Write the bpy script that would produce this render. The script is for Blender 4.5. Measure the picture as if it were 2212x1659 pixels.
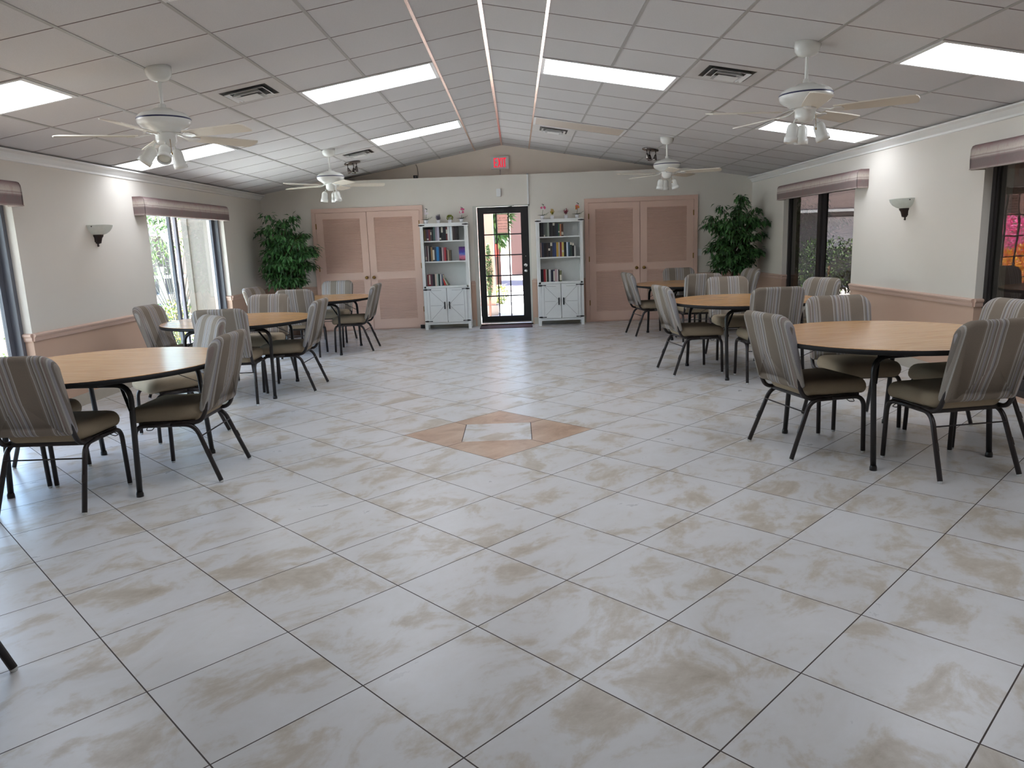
import bpy, math, random
from mathutils import Vector, Matrix
for _o in list(bpy.data.objects): bpy.data.objects.remove(_o)
C = bpy.context.scene.collection
SC = bpy.context.scene
PI = math.pi

# ---------------------------------------------------------------- camera
def make_camera():
    f, pitch, roll, yaw, h = 1587.681, 0.1914, -0.0378, -0.0130, 1.4147
    A = Matrix(((1, 0, 0), (0, 0, -1), (0, 1, 0)))
    Rp = Matrix(((1, 0, 0), (0, math.cos(pitch), -math.sin(pitch)), (0, math.sin(pitch), math.cos(pitch))))
    Rr = Matrix(((math.cos(roll), -math.sin(roll), 0), (math.sin(roll), math.cos(roll), 0), (0, 0, 1)))
    Z = Matrix(((math.cos(yaw), -math.sin(yaw), 0), (math.sin(yaw), math.cos(yaw), 0), (0, 0, 1)))
    R = Rr @ Rp @ A @ Z                      # world -> (right, down, forward)
    r, d, fw = R[0], R[1], R[2]
    M = Matrix(((r[0], -d[0], -fw[0], 0), (r[1], -d[1], -fw[1], 0), (r[2], -d[2], -fw[2], h), (0, 0, 0, 1)))
    cd = bpy.data.cameras.new('camera'); co = bpy.data.objects.new('camera', cd); C.objects.link(co)
    cd.sensor_fit = 'HORIZONTAL'; cd.sensor_width = 36.0; cd.lens = f / 2212 * 36.0
    cd.clip_start = 0.05; cd.clip_end = 300
    co.matrix_world = M
    SC.camera = co
make_camera()

# ---------------------------------------------------------------- world, sun, exposure
PANEL = 3.4          # fluorescent panel emission
wd = bpy.data.worlds.new('world'); SC.world = wd; wd.use_nodes = True
nt = wd.node_tree
bg = nt.nodes['Background']
sky = nt.nodes.new('ShaderNodeTexSky')
sky.sky_type = 'NISHITA'; sky.sun_disc = False
sky.sun_elevation = math.radians(67); sky.sun_rotation = math.radians(-73)
nt.links.new(sky.outputs[0], bg.inputs[0]); bg.inputs[1].default_value = 0.62
sd = bpy.data.lights.new('sun', 'SUN'); so = bpy.data.objects.new('sun', sd); C.objects.link(so)
sd.energy = 38.0; sd.angle = math.radians(0.6); sd.color = (1.0, 0.995, 0.98)
so.location = (-20, 20, 30)
_dir = Vector((-0.52, 0.16, 1.28)).normalized()
so.rotation_euler = _dir.to_track_quat('Z', 'Y').to_euler()
SC.view_settings.view_transform = 'Standard'; SC.view_settings.look = 'None'
SC.view_settings.exposure = 1.24; SC.view_settings.gamma = 1.0; SC.view_settings.use_curve_mapping = False
SC.cycles.use_denoising = True
SC.cycles.max_bounces = 10; SC.cycles.diffuse_bounces = 5; SC.cycles.glossy_bounces = 5
SC.cycles.transparent_max_bounces = 24
SC.cycles.sample_clamp_indirect = 6.0
SC.cycles.caustics_reflective = False; SC.cycles.caustics_refractive = False

# ---------------------------------------------------------------- materials
def s2l(c):
    c /= 255.0
    return c / 12.92 if c <= 0.04045 else ((c + 0.055) / 1.055) ** 2.4
def rgb(r, g, b): return (s2l(r), s2l(g), s2l(b), 1.0)
def mat(name, col, rough=0.6, metal=0.0, spec=0.5, noise=None, nscale=40.0, bump=0.0, bscale=200.0):
    m = bpy.data.materials.new(name); m.use_nodes = True
    t = m.node_tree; b = t.nodes['Principled BSDF']
    b.inputs['Base Color'].default_value = col if len(col) == 4 else (*col, 1)
    b.inputs['Roughness'].default_value = rough; b.inputs['Metallic'].default_value = metal
    b.inputs['Specular IOR Level'].default_value = spec
    tc = t.nodes.new('ShaderNodeTexCoord')
    if noise:
        n = t.nodes.new('ShaderNodeTexNoise'); n.inputs['Scale'].default_value = nscale; n.inputs['Detail'].default_value = 4
        t.links.new(tc.outputs['Object'], n.inputs['Vector'])
        mx = t.nodes.new('ShaderNodeMix'); mx.data_type = 'RGBA'
        mx.inputs['A'].default_value = col; mx.inputs['B'].default_value = noise
        t.links.new(n.outputs['Fac'], mx.inputs['Factor']); t.links.new(mx.outputs['Result'], b.inputs['Base Color'])
    if bump:
        n2 = t.nodes.new('ShaderNodeTexNoise'); n2.inputs['Scale'].default_value = bscale; n2.inputs['Detail'].default_value = 3
        t.links.new(tc.outputs['Object'], n2.inputs['Vector'])
        bp = t.nodes.new('ShaderNodeBump'); bp.inputs['Strength'].default_value = bump; bp.inputs['Distance'].default_value = 0.004
        t.links.new(n2.outputs['Fac'], bp.inputs['Height']); t.links.new(bp.outputs['Normal'], b.inputs['Normal'])
    return m
def emis(name, col, strength):
    m = bpy.data.materials.new(name); m.use_nodes = True; t = m.node_tree
    t.nodes.remove(t.nodes['Principled BSDF'])
    e = t.nodes.new('ShaderNodeEmission'); e.inputs[0].default_value = col; e.inputs[1].default_value = strength
    t.links.new(e.outputs[0], t.nodes['Material Output'].inputs[0]); return m
def glass(name, tint, f0=0.04, wob=0.0):
    m = bpy.data.materials.new(name); m.use_nodes = True; t = m.node_tree
    t.nodes.remove(t.nodes['Principled BSDF'])
    tr = t.nodes.new('ShaderNodeBsdfTransparent'); tr.inputs[0].default_value = tint
    gl = t.nodes.new('ShaderNodeBsdfGlossy'); gl.inputs['Roughness'].default_value = 0.0
    lw = t.nodes.new('ShaderNodeLayerWeight'); lw.inputs['Blend'].default_value = 0.5
    pw = t.nodes.new('ShaderNodeMath'); pw.operation = 'POWER'; pw.inputs[1].default_value = 5.0
    t.links.new(lw.outputs['Facing'], pw.inputs[0])
    fr = t.nodes.new('ShaderNodeMath'); fr.operation = 'MULTIPLY_ADD'; fr.inputs[1].default_value = 1 - f0; fr.inputs[2].default_value = f0
    t.links.new(pw.outputs[0], fr.inputs[0])
    mx = t.nodes.new('ShaderNodeMixShader')
    if wob:
        tc = t.nodes.new('ShaderNodeTexCoord'); n = t.nodes.new('ShaderNodeTexNoise'); n.inputs['Scale'].default_value = 5.0
        n.inputs['Detail'].default_value = 0
        t.links.new(tc.outputs['Object'], n.inputs['Vector'])
        bp = t.nodes.new('ShaderNodeBump'); bp.inputs['Strength'].default_value = wob; bp.inputs['Distance'].default_value = 0.01
        t.links.new(n.outputs['Fac'], bp.inputs['Height']); t.links.new(bp.outputs['Normal'], gl.inputs['Normal'])
    t.links.new(fr.outputs[0], mx.inputs[0]); t.links.new(tr.outputs[0], mx.inputs[1]); t.links.new(gl.outputs[0], mx.inputs[2])
    t.links.new(mx.outputs[0], t.nodes['Material Output'].inputs[0]); return m

class NT:                                        # tiny node-math helper
    def __init__(s, m): s.t = m.node_tree
    def v(s, x, sock):
        if isinstance(x, (int, float)): sock.default_value = x
        else: s.t.links.new(x, sock)
    def m(s, op, a, b=0.0, c=0.0):
        n = s.t.nodes.new('ShaderNodeMath'); n.operation = op
        s.v(a, n.inputs[0]); s.v(b, n.inputs[1])
        if op in ('SMOOTH_MIN', 'WRAP', 'COMPARE', 'MULTIPLY_ADD'): s.v(c, n.inputs[2])
        return n.outputs[0]
    def mix(s, f, a, b):
        n = s.t.nodes.new('ShaderNodeMix'); n.data_type = 'RGBA'
        s.v(f, n.inputs['Factor'])
        for x, k in ((a, 'A'), (b, 'B')):
            if isinstance(x, tuple): n.inputs[k].default_value = x
            else: s.t.links.new(x, n.inputs[k])
        return n.outputs['Result']
    def noise(s, vec, scale, detail=4.0, rough=0.5, dist=0.0):
        n = s.t.nodes.new('ShaderNodeTexNoise'); n.inputs['Scale'].default_value = scale
        n.inputs['Detail'].default_value = detail; n.inputs['Roughness'].default_value = rough; n.inputs['Distortion'].default_value = dist
        s.t.links.new(vec, n.inputs['Vector']); return n.outputs['Fac']
    def ramp(s, f, stops, interp='LINEAR'):
        n = s.t.nodes.new('ShaderNodeValToRGB'); cr = n.color_ramp; cr.interpolation = interp
        while len(cr.elements) < len(stops): cr.elements.new(0.5)
        for e, (p, c) in zip(cr.elements, stops): e.position = p; e.color = c
        s.v(f, n.inputs[0]); return n.outputs['Color']
    def comb(s, x, y, z):
        n = s.t.nodes.new('ShaderNodeCombineXYZ'); s.v(x, n.inputs[0]); s.v(y, n.inputs[1]); s.v(z, n.inputs[2]); return n.outputs[0]

TILE = 0.5066
FX0, FY0 = -0.1916, 4.6873          # near corner of the inlay
XRID, ZRID, SLOPE = -0.1934, 3.040, 0.1725
XL, XR, YB, YF = -4.28, 3.97, 12.70, -3.0
ZRAIL = 0.776

def floor_material():
    m = mat('floor_tile', rgb(200, 200, 198), 0.3, spec=0.45)
    b = m.node_tree.nodes['Principled BSDF']; n = NT(m)
    tc = m.node_tree.nodes.new('ShaderNodeTexCoord'); sp = m.node_tree.nodes.new('ShaderNodeSeparateXYZ')
    m.node_tree.links.new(tc.outputs['Object'], sp.inputs[0])
    x = n.m('SUBTRACT', sp.outputs[0], FX0); y = n.m('SUBTRACT', sp.outputs[1], FY0)
    th = PI / 4 - 0.0023; c, s = math.cos(th) / TILE, math.sin(th) / TILE
    u = n.m('ADD', n.m('MULTIPLY', x, c), n.m('MULTIPLY', y, s))
    v = n.m('SUBTRACT', n.m('MULTIPLY', y, c), n.m('MULTIPLY', x, s))
    fu = n.m('FRACT', n.m('ADD', u, 100.0)); fv = n.m('FRACT', n.m('ADD', v, 100.0))
    du = n.m('MINIMUM', fu, n.m('SUBTRACT', 1.0, fu)); dv = n.m('MINIMUM', fv, n.m('SUBTRACT', 1.0, fv))
    dmin = n.m('MINIMUM', du, dv)
    grout = n.m('LESS_THAN', dmin, 0.0046)
    # inlay: two by two tiles, with an upright square in the middle
    iu = n.m('MAXIMUM', n.m('ABSOLUTE', n.m('SUBTRACT', u, 1.0)), n.m('ABSOLUTE', n.m('SUBTRACT', v, 1.0)))
    inl = n.m('LESS_THAN', iu, 1.0)
    cy = FY0 + TILE * math.sqrt(2)
    qx = n.m('ABSOLUTE', n.m('SUBTRACT', sp.outputs[0], -0.1925)); qy = n.m('ABSOLUTE', n.m('SUBTRACT', sp.outputs[1], 5.418))
    qm = n.m('MAXIMUM', qx, qy); sq = n.m('LESS_THAN', qm, 0.255)
    edge = n.m('MULTIPLY', n.m('LESS_THAN', n.m('ABSOLUTE', n.m('SUBTRACT', qx, 0.255)), 0.0028), n.m('LESS_THAN', qy, 0.256))
    tan = n.m('MULTIPLY', inl, n.m('SUBTRACT', 1.0, sq))
    grout = n.m('MAXIMUM', n.m('MULTIPLY', grout, n.m('SUBTRACT', 1.0, sq)), edge)
    # per-tile variation
    ids = n.comb(n.m('FLOOR', n.m('ADD', u, 100.0)), n.m('FLOOR', n.m('ADD', v, 100.0)), 0.0)
    wn = m.node_tree.nodes.new('ShaderNodeTexWhiteNoise'); wn.noise_dimensions = '2D'; m.node_tree.links.new(ids, wn.inputs[0])
    off = m.node_tree.nodes.new('ShaderNodeVectorMath'); off.operation = 'MULTIPLY_ADD'
    m.node_tree.links.new(wn.outputs['Color'], off.inputs[0]); off.inputs[1].default_value = (7, 7, 7)
    m.node_tree.links.new(n.comb(u, v, 0.0), off.inputs[2])
    st = m.node_tree.nodes.new('ShaderNodeMapping'); m.node_tree.links.new(off.outputs[0], st.inputs[0]); st.inputs['Rotation'].default_value = (0, 0, -0.75); st.inputs['Scale'].default_value = (1.0, 1.45, 1)
    cloud = n.noise(st.outputs[0], 1.5, 6, 0.62, 0.6)
    fine = n.noise(st.outputs[0], 9, 6, 0.7)
    cl = n.m('ADD', n.m('MULTIPLY', cloud, 0.8), n.m('MULTIPLY', fine, 0.2))
    base = n.ramp(cl, [(0.36, rgb(212, 211, 211)), (0.50, rgb(207, 205, 203)), (0.585, rgb(190, 181, 168)), (0.72, rgb(166, 154, 137))])
    tanc = n.ramp(cl, [(0.32, rgb(206, 182, 160)), (0.52, rgb(188, 158, 134)), (0.72, rgb(158, 126, 102))])
    col = n.mix(tan, base, tanc)
    col = n.mix(grout, col, rgb(62, 50, 44))
    m.node_tree.links.new(col, b.inputs['Base Color'])
    m.node_tree.links.new(n.m('ADD', n.m('MULTIPLY', grout, 0.4), n.m('MULTIPLY_ADD', cl, 0.10, 0.24)), b.inputs['Roughness'])
    return m

def stripe_fabric():
    m = mat('striped_fabric', rgb(140, 128, 114), 0.95, spec=0.15)
    b = m.node_tree.nodes['Principled BSDF']; n = NT(m); t = m.node_tree
    tc = t.nodes.new('ShaderNodeTexCoord'); sp = t.nodes.new('ShaderNodeSeparateXYZ'); t.links.new(tc.outputs['Object'], sp.inputs[0])
    oi = t.nodes.new('ShaderNodeObjectInfo')
    y = n.m('FRACT', n.m('ADD', n.m('DIVIDE', sp.outputs[1], 0.228), n.m('ADD', n.m('MULTIPLY', oi.outputs['Random'], 0.28), 10.36)))
    ta, ta2 = rgb(131, 120, 108), rgb(140, 129, 117)
    a, w, dk, bl, mv = rgb(149, 141, 133), rgb(180, 176, 170), rgb(121, 113, 106), rgb(156, 154, 157), rgb(144, 130, 125)
    stops = [(0.0, ta)]
    seq = [w, a, dk, bl, w, a, mv, w, dk, a, bl, a, w, dk, a, w]
    p = 0.40
    for k, c in enumerate(seq):
        stops.append((p, c)); p += (0.028 if c in (w, dk) else 0.042)
    stops.append((min(p, 0.985), ta2))
    col = n.ramp(y, stops, 'CONSTANT')
    st = t.nodes.new('ShaderNodeMapping'); t.links.new(tc.outputs['Object'], st.inputs[0]); st.inputs['Scale'].default_value = (1, 1, 0.35)
    g = n.noise(st.outputs[0], 420, 2, 0.6)
    col2 = n.mix(n.m('MULTIPLY', n.m('SUBTRACT', g, 0.3), 0.55), col, rgb(92, 85, 77))
    t.links.new(col2, b.inputs['Base Color'])
    bp = t.nodes.new('ShaderNodeBump'); bp.inputs['Strength'].default_value = 0.25; bp.inputs['Distance'].default_value = 0.002
    t.links.new(g, bp.inputs['Height']); t.links.new(bp.outputs['Normal'], b.inputs['Normal'])
    return m

def valance_fabric():
    m = mat('valance_fabric', rgb(170, 155, 150), 0.95, spec=0.1)
    b = m.node_tree.nodes['Principled BSDF']; n = NT(m); t = m.node_tree
    tc = t.nodes.new('ShaderNodeTexCoord'); sp = t.nodes.new('ShaderNodeSeparateXYZ'); t.links.new(tc.outputs['Object'], sp.inputs[0])
    wv = n.noise(n.comb(n.m('MULTIPLY', sp.outputs[0], 1.0), n.m('MULTIPLY', sp.outputs[1], 1.0), 0.0), 7, 3)
    z = n.m('ADD', sp.outputs[2], n.m('MULTIPLY', n.m('SUBTRACT', wv, 0.5), 0.012))
    f = n.m('DIVIDE', n.m('SUBTRACT', z, 1.855), 0.215)
    A, B, D, E = rgb(136, 121, 117), rgb(204, 194, 182), rgb(164, 148, 142), rgb(128, 106, 104)
    col = n.ramp(f, [(0.0, B), (0.07, D), (0.12, A), (0.40, rgb(132, 119, 115)), (0.46, D), (0.50, B), (0.54, D), (0.60, rgb(206, 196, 184)), (0.74, rgb(186, 172, 164)), (0.82, D), (0.92, E), (1.0, A)])
    g = n.noise(n.comb(n.m('MULTIPLY', sp.outputs[0], 90), n.m('MULTIPLY', sp.outputs[1], 90), n.m('MULTIPLY', sp.outputs[2], 22)), 1.6, 4, 0.7)
    pk = n.noise(n.comb(n.m('MULTIPLY', sp.outputs[0], 14), n.m('MULTIPLY', sp.outputs[1], 14), n.m('MULTIPLY', sp.outputs[2], 10)), 1.0, 3, 0.6)
    col = n.mix(n.m('MULTIPLY', n.m('GREATER_THAN', pk, 0.58), 0.16), col, rgb(152, 92, 100))
    col = n.mix(n.m('MULTIPLY', n.m('SUBTRACT', g, 0.25), 0.5), col, rgb(96, 84, 84))
    t.links.new(col, b.inputs['Base Color']); return m

def wood_laminate():
    m = mat('oak_laminate', rgb(196, 150, 100), 0.22, spec=0.5)
    b = m.node_tree.nodes['Principled BSDF']; n = NT(m); t = m.node_tree
    tc = t.nodes.new('ShaderNodeTexCoord'); mp = t.nodes.new('ShaderNodeMapping'); t.links.new(tc.outputs['Object'], mp.inputs[0])
    mp.inputs['Rotation'].default_value = (0, 0, 0.5); mp.inputs['Scale'].default_value = (1.2, 22, 1)
    g = n.noise(mp.outputs[0], 3.2, 6, 0.65, 0.4)
    col = n.ramp(g, [(0.3, rgb(212, 168, 118)), (0.5, rgb(196, 148, 98)), (0.7, rgb(168, 120, 76))])
    t.links.new(col, b.inputs['Base Color'])
    return m

def objcol(name, rough=0.5):
    m = mat(name, rgb(128, 128, 128), rough)
    oi = m.node_tree.nodes.new('ShaderNodeObjectInfo')
    m.node_tree.links.new(oi.outputs['Color'], m.node_tree.nodes['Principled BSDF'].inputs['Base Color']); return m

def leaf_material(name, c1, c2, rough=0.38, trans=0.0):
    m = mat(name, c1, rough, spec=0.5)
    n = NT(m); t = m.node_tree; b = t.nodes['Principled BSDF']
    gi = t.nodes.new('ShaderNodeNewGeometry')
    col = n.mix(gi.outputs['Random Per Island'], c1, c2)
    t.links.new(col, b.inputs['Base Color'])
    return m

M = {}
M['wall'] = mat('wall_paint', rgb(222, 216, 206), 0.85, spec=0.2, noise=rgb(215, 209, 199), nscale=1.5, bump=0.06, bscale=260)
M['wain'] = mat('wainscot_paint', rgb(203, 173, 152), 0.75, spec=0.25, noise=rgb(197, 166, 145), nscale=2)
M['trimpaint'] = mat('chair_rail_paint', rgb(206, 176, 158), 0.5)
M['closet'] = mat('closet_paint', rgb(220, 188, 171), 0.5, noise=rgb(214, 181, 164), nscale=3)
M['gable'] = mat('gable_paint', rgb(238, 225, 212), 0.85, spec=0.2, noise=rgb(232, 219, 205), nscale=1.5, bump=0.06, bscale=260)
M['ceil'] = mat('ceiling_tile', rgb(215, 213, 212), 0.95, spec=0.1, noise=rgb(199, 197, 196), nscale=160, bump=0.25, bscale=160)
M['grid'] = mat('ceiling_grid_metal', rgb(168, 166, 162), 0.45, spec=0.5)
M['seam'] = mat('tile_seam_pinkish_grey', rgb(142, 130, 127), 0.9)  # pinkish grey cross seams between the ceiling tiles
M['brass'] = mat('polished_pinkish_runner', rgb(226, 196, 180), 0.22, metal=0.85)
M['floor'] = floor_material()
M['stonebase'] = mat('stone_base_tile', rgb(200, 194, 184), 0.35, noise=rgb(178, 168, 150), nscale=6)
M['white'] = mat('white_enamel', rgb(232, 231, 226), 0.25)
M['fanwhite'] = mat('fan_white_enamel', rgb(226, 226, 220), 0.22)
M['blade'] = mat('fan_blade_cream', rgb(214, 206, 190), 0.4)
M['navy'] = mat('navy_pinstripe', rgb(30, 32, 72), 0.4)
M['panel'] = emis('fluorescent_panel', (0.94, 0.99, 1.08, 1), PANEL)
M['offpanel'] = mat('unlit_prismatic_panel', rgb(196, 184, 170), 0.5)
M['metalwhite'] = mat('white_metal_frame', rgb(222, 222, 220), 0.4)
M['ventgrey'] = mat('vent_enamel', rgb(200, 197, 194), 0.4)
M['chrome'] = mat('chrome', rgb(200, 198, 196), 0.18, metal=1.0)
M['nickel'] = mat('dark_brushed_nickel', rgb(120, 112, 108), 0.25, metal=1.0)
M['bronze'] = mat('dark_bronze', rgb(46, 36, 34), 0.35, metal=0.4)
M['legpaint'] = mat('dark_brown_tube', rgb(36, 28, 27), 0.38, spec=0.5)
M['legblack'] = mat('black_table_tube', rgb(28, 25, 25), 0.32, spec=0.5)
M['glide'] = mat('clear_plastic_glide', rgb(206, 208, 206), 0.25)
M['stripe'] = stripe_fabric()
M['seat'] = mat('taupe_seat_fabric', rgb(164, 149, 127), 0.95, spec=0.15, noise=rgb(146, 131, 110), nscale=240, bump=0.3, bscale=420)
M['oak'] = wood_laminate()
M['edge'] = mat('black_table_edge', rgb(20, 19, 20), 0.6, spec=0.3)
M['valance'] = valance_fabric()
M['black'] = mat('black_paint', rgb(18, 17, 17), 0.4)
M['blackiron'] = mat('black_iron', rgb(20, 20, 21), 0.5)
M['framedark'] = mat('bronze_window_frame', rgb(44, 40, 40), 0.38, spec=0.5)
M['framelit'] = mat('lit_bronze_frame', rgb(96, 98, 106), 0.4, spec=0.5)  # bronze frames, with the greying from bright daylight put into the colour
M['glassL'] = glass('clear_glass', (0.84, 0.88, 0.88, 1))
M['glassR'] = glass('darkened_bronze_glass', (0.34, 0.32, 0.30, 1), 0.05, 0.03)  # heavy tint stands in for the shade outside the right windows
M['glassD'] = glass('door_glass', (0.95, 0.92, 0.90, 1))
M['frost'] = mat('frosted_glass', rgb(226, 230, 222), 0.35, noise=rgb(205, 210, 200), nscale=30)
M['frost'].node_tree.nodes['Principled BSDF'].inputs['Subsurface Weight'].default_value = 0.0
M['paper'] = mat('paper', rgb(216, 196, 190), 0.9)
_t = M['paper'].node_tree; _tr = _t.nodes.new('ShaderNodeBsdfTranslucent'); _tr.inputs[0].default_value = rgb(226, 196, 186)
_mx = _t.nodes.new('ShaderNodeMixShader'); _mx.inputs[0].default_value = 0.45
_t.links.new(_t.nodes['Principled BSDF'].outputs[0], _mx.inputs[1]); _t.links.new(_tr.outputs[0], _mx.inputs[2]); _t.links.new(_mx.outputs[0], _t.nodes['Material Output'].inputs[0])
M['ink'] = mat('printed_ink', rgb(96, 74, 70), 0.9)
M['red_led'] = emis('red_exit_letters', (1.0, 0.015, 0.05, 1), 0.42)
M['mat'] = mat('maroon_doormat', rgb(84, 58, 56), 0.95, noise=rgb(66, 45, 44), nscale=200)
M['alum'] = mat('aluminium_threshold', rgb(190, 190, 188), 0.3, metal=0.8)
M['shelf'] = mat('white_painted_wood', rgb(226, 228, 226), 0.5, noise=rgb(216, 218, 216), nscale=12)
M['groove'] = mat('groove_line', rgb(150, 150, 148), 0.8)
M['gap'] = mat('dark_door_gap', rgb(60, 48, 42), 0.9)
M['book'] = objcol('book_cover', 0.45)
M['pages'] = mat('book_pages', rgb(222, 214, 196), 0.9)
M['band'] = mat('spine_band', rgb(206, 200, 184), 0.6)
M['ficus'] = leaf_material('ficus_leaf', rgb(32, 66, 34), rgb(78, 128, 68))
M['trunk'] = mat('ficus_trunk', rgb(96, 66, 50), 0.8, noise=rgb(70, 46, 36), nscale=30)
M['pot'] = mat('brown_planter', rgb(92, 70, 56), 0.6)
M['soil'] = mat('potting_moss', rgb(60, 54, 40), 0.95)
M['ceramic'] = mat('white_ceramic', rgb(232, 232, 236), 0.2)
M['brassknob'] = mat('aged_brass', rgb(150, 118, 66), 0.3, metal=0.9)
M['plastic'] = mat('white_plastic', rgb(226, 226, 224), 0.4)
M['stem'] = mat('green_stem', rgb(70, 104, 52), 0.6)
def flat(name, r, g, b, rough=0.6): return mat(name, rgb(r, g, b), rough)

# ---------------------------------------------------------------- mesh builder
class MB:
    def __init__(s): s.v = []; s.f = []; s.m = []; s.sm = []
    def add(s, verts, faces, mi=0, smooth=False):
        o = len(s.v); s.v += [tuple(p) for p in verts]
        s.f += [tuple(i + o for i in f) for f in faces]
        s.m += [mi] * len(faces); s.sm += [smooth] * len(faces); return o
    def box(s, x0, x1, y0, y1, z0, z1, mi=0):
        if x0 > x1: x0, x1 = x1, x0
        if y0 > y1: y0, y1 = y1, y0
        if z0 > z1: z0, z1 = z1, z0
        v = [(x0, y0, z0), (x1, y0, z0), (x1, y1, z0), (x0, y1, z0), (x0, y0, z1), (x1, y0, z1), (x1, y1, z1), (x0, y1, z1)]
        s.add(v, [(0, 3, 2, 1), (4, 5, 6, 7), (0, 1, 5, 4), (1, 2, 6, 5), (2, 3, 7, 6), (3, 0, 4, 7)], mi)
    def obox(s, c, ax, ay, az, hx, hy, hz, mi=0):           # oriented box
        c, ax, ay, az = Vector(c), Vector(ax).normalized(), Vector(ay).normalized(), Vector(az).normalized()
        v = [c + ax * i * hx + ay * j * hy + az * k * hz for k in (-1, 1) for (i, j) in ((-1, -1), (1, -1), (1, 1), (-1, 1))]
        s.add(v, [(0, 3, 2, 1), (4, 5, 6, 7), (0, 1, 5, 4), (1, 2, 6, 5), (2, 3, 7, 6), (3, 0, 4, 7)], mi)
    def bar(s, a, b, w, h, up=(0, 0, 1), mi=0):
        a, b = Vector(a), Vector(b); d = (b - a).normalized(); u = Vector(up)
        x = d.cross(u)
        if x.length < 1e-4: x = d.cross(Vector((0, 1, 0)))
        x.normalize(); z = x.cross(d).normalized()
        s.obox((a + b) / 2, d, x, z, (b - a).length / 2, w / 2, h / 2, mi)
    def tube(s, pts, r, seg=10, mi=0, cap=True, rad=None):
        pts = [Vector(p) for p in pts]; n = len(pts)
        t0 = (pts[1] - pts[0]).normalized()
        ref = Vector((0, 0, 1)) if abs(t0.z) < 0.9 else Vector((0, 1, 0))
        u = t0.cross(ref).normalized(); vs = []
        for i, p in enumerate(pts):
            t = (pts[min(i + 1, n - 1)] - pts[max(i - 1, 0)]).normalized()
            u = (u - t * u.dot(t)).normalized(); w = t.cross(u)
            rr = rad[i] if rad else r
            for k in range(seg):
                a = 2 * PI * k / seg
                vs.append(p + u * math.cos(a) * rr + w * math.sin(a) * rr)
        fs = [(i * seg + k, i * seg + (k + 1) % seg, (i + 1) * seg + (k + 1) % seg, (i + 1) * seg + k) for i in range(n - 1) for k in range(seg)]
        o = s.add(vs, fs, mi, True)
        if cap:
            s.f.append(tuple(o + k for k in reversed(range(seg)))); s.m.append(mi); s.sm.append(False)
            s.f.append(tuple(o + (n - 1) * seg + k for k in range(seg))); s.m.append(mi); s.sm.append(False)
    def lathe(s, prof, c=(0, 0, 0), seg=24, mi=0, axis=None, smooth=True, a0=0.0, a1=2 * PI):
        c = Vector(c); full = abs(a1 - a0 - 2 * PI) < 1e-6
        az = Vector(axis).normalized() if axis else Vector((0, 0, 1))
        ax = az.orthogonal().normalized() if axis else Vector((1, 0, 0)); ay = az.cross(ax)
        cnt = seg if full else seg + 1; vs = []
        for (r, z) in prof:
            for k in range(cnt):
                a = a0 + (a1 - a0) * k / seg
                vs.append(c + ax * math.cos(a) * r + ay * math.sin(a) * r + az * z)
        fs = []
        for i in range(len(prof) - 1):
            for k in range(seg):
                k2 = (k + 1) % cnt
                fs.append((i * cnt + k, i * cnt + k2, (i + 1) * cnt + k2, (i + 1) * cnt + k))
        s.add(vs, fs, mi, smooth)
    def prism(s, poly, z0, z1, fn=lambda a, b, c: (a, b, c), mi=0):
        n = len(poly)
        v = [fn(a, b, z0) for a, b in poly] + [fn(a, b, z1) for a, b in poly]
        f = [tuple(reversed(range(n))), tuple(range(n, 2 * n))] + [(i, (i + 1) % n, n + (i + 1) % n, n + i) for i in range(n)]
        s.add(v, f, mi)
    def build(s, name, mats, parent=None, loc=None):
        me = bpy.data.meshes.new(name); me.from_pydata(s.v, [], s.f); me.validate()
        for m in (mats if isinstance(mats, (list, tuple)) else [mats]): me.materials.append(m)
        if len(me.polygons) == len(s.f):
            me.polygons.foreach_set('material_index', s.m); me.polygons.foreach_set('use_smooth', s.sm)
        me.update()
        o = bpy.data.objects.new(name, me); C.objects.link(o)
        if parent: o.parent = parent
        if loc: o.location = loc
        return o

def fillet(pts, r, n=5):
    pts = [Vector(p) for p in pts]; out = [pts[0]]
    for i in range(1, len(pts) - 1):
        a, b, c = pts[i - 1], pts[i], pts[i + 1]
        d1 = (a - b); d2 = (c - b); k = min(r, d1.length * 0.49, d2.length * 0.49)
        p, q = b + d1.normalized() * k, b + d2.normalized() * k
        for j in range(n + 1):
            t = j / n
            out.append((1 - t) ** 2 * p + 2 * t * (1 - t) * b + t * t * q)
    out.append(pts[-1]); return out

def rrect(w, h, r, n=5, r2=None):                # rounded rectangle outline centred at 0; r top corners, r2 bottom corners
    r2 = r if r2 is None else r2; o = []
    for cx, cy, a0, rr in ((w/2, h/2, 0, r), (-w/2, h/2, 90, r), (-w/2, -h/2, 180, r2), (w/2, -h/2, 270, r2)):
        ccx = cx - math.copysign(rr, cx); ccy = cy - math.copysign(rr, cy)
        for k in range(n + 1):
            a = math.radians(a0 + 90 * k / n); o.append((ccx + rr * math.cos(a), ccy + rr * math.sin(a)))
    return o

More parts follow.
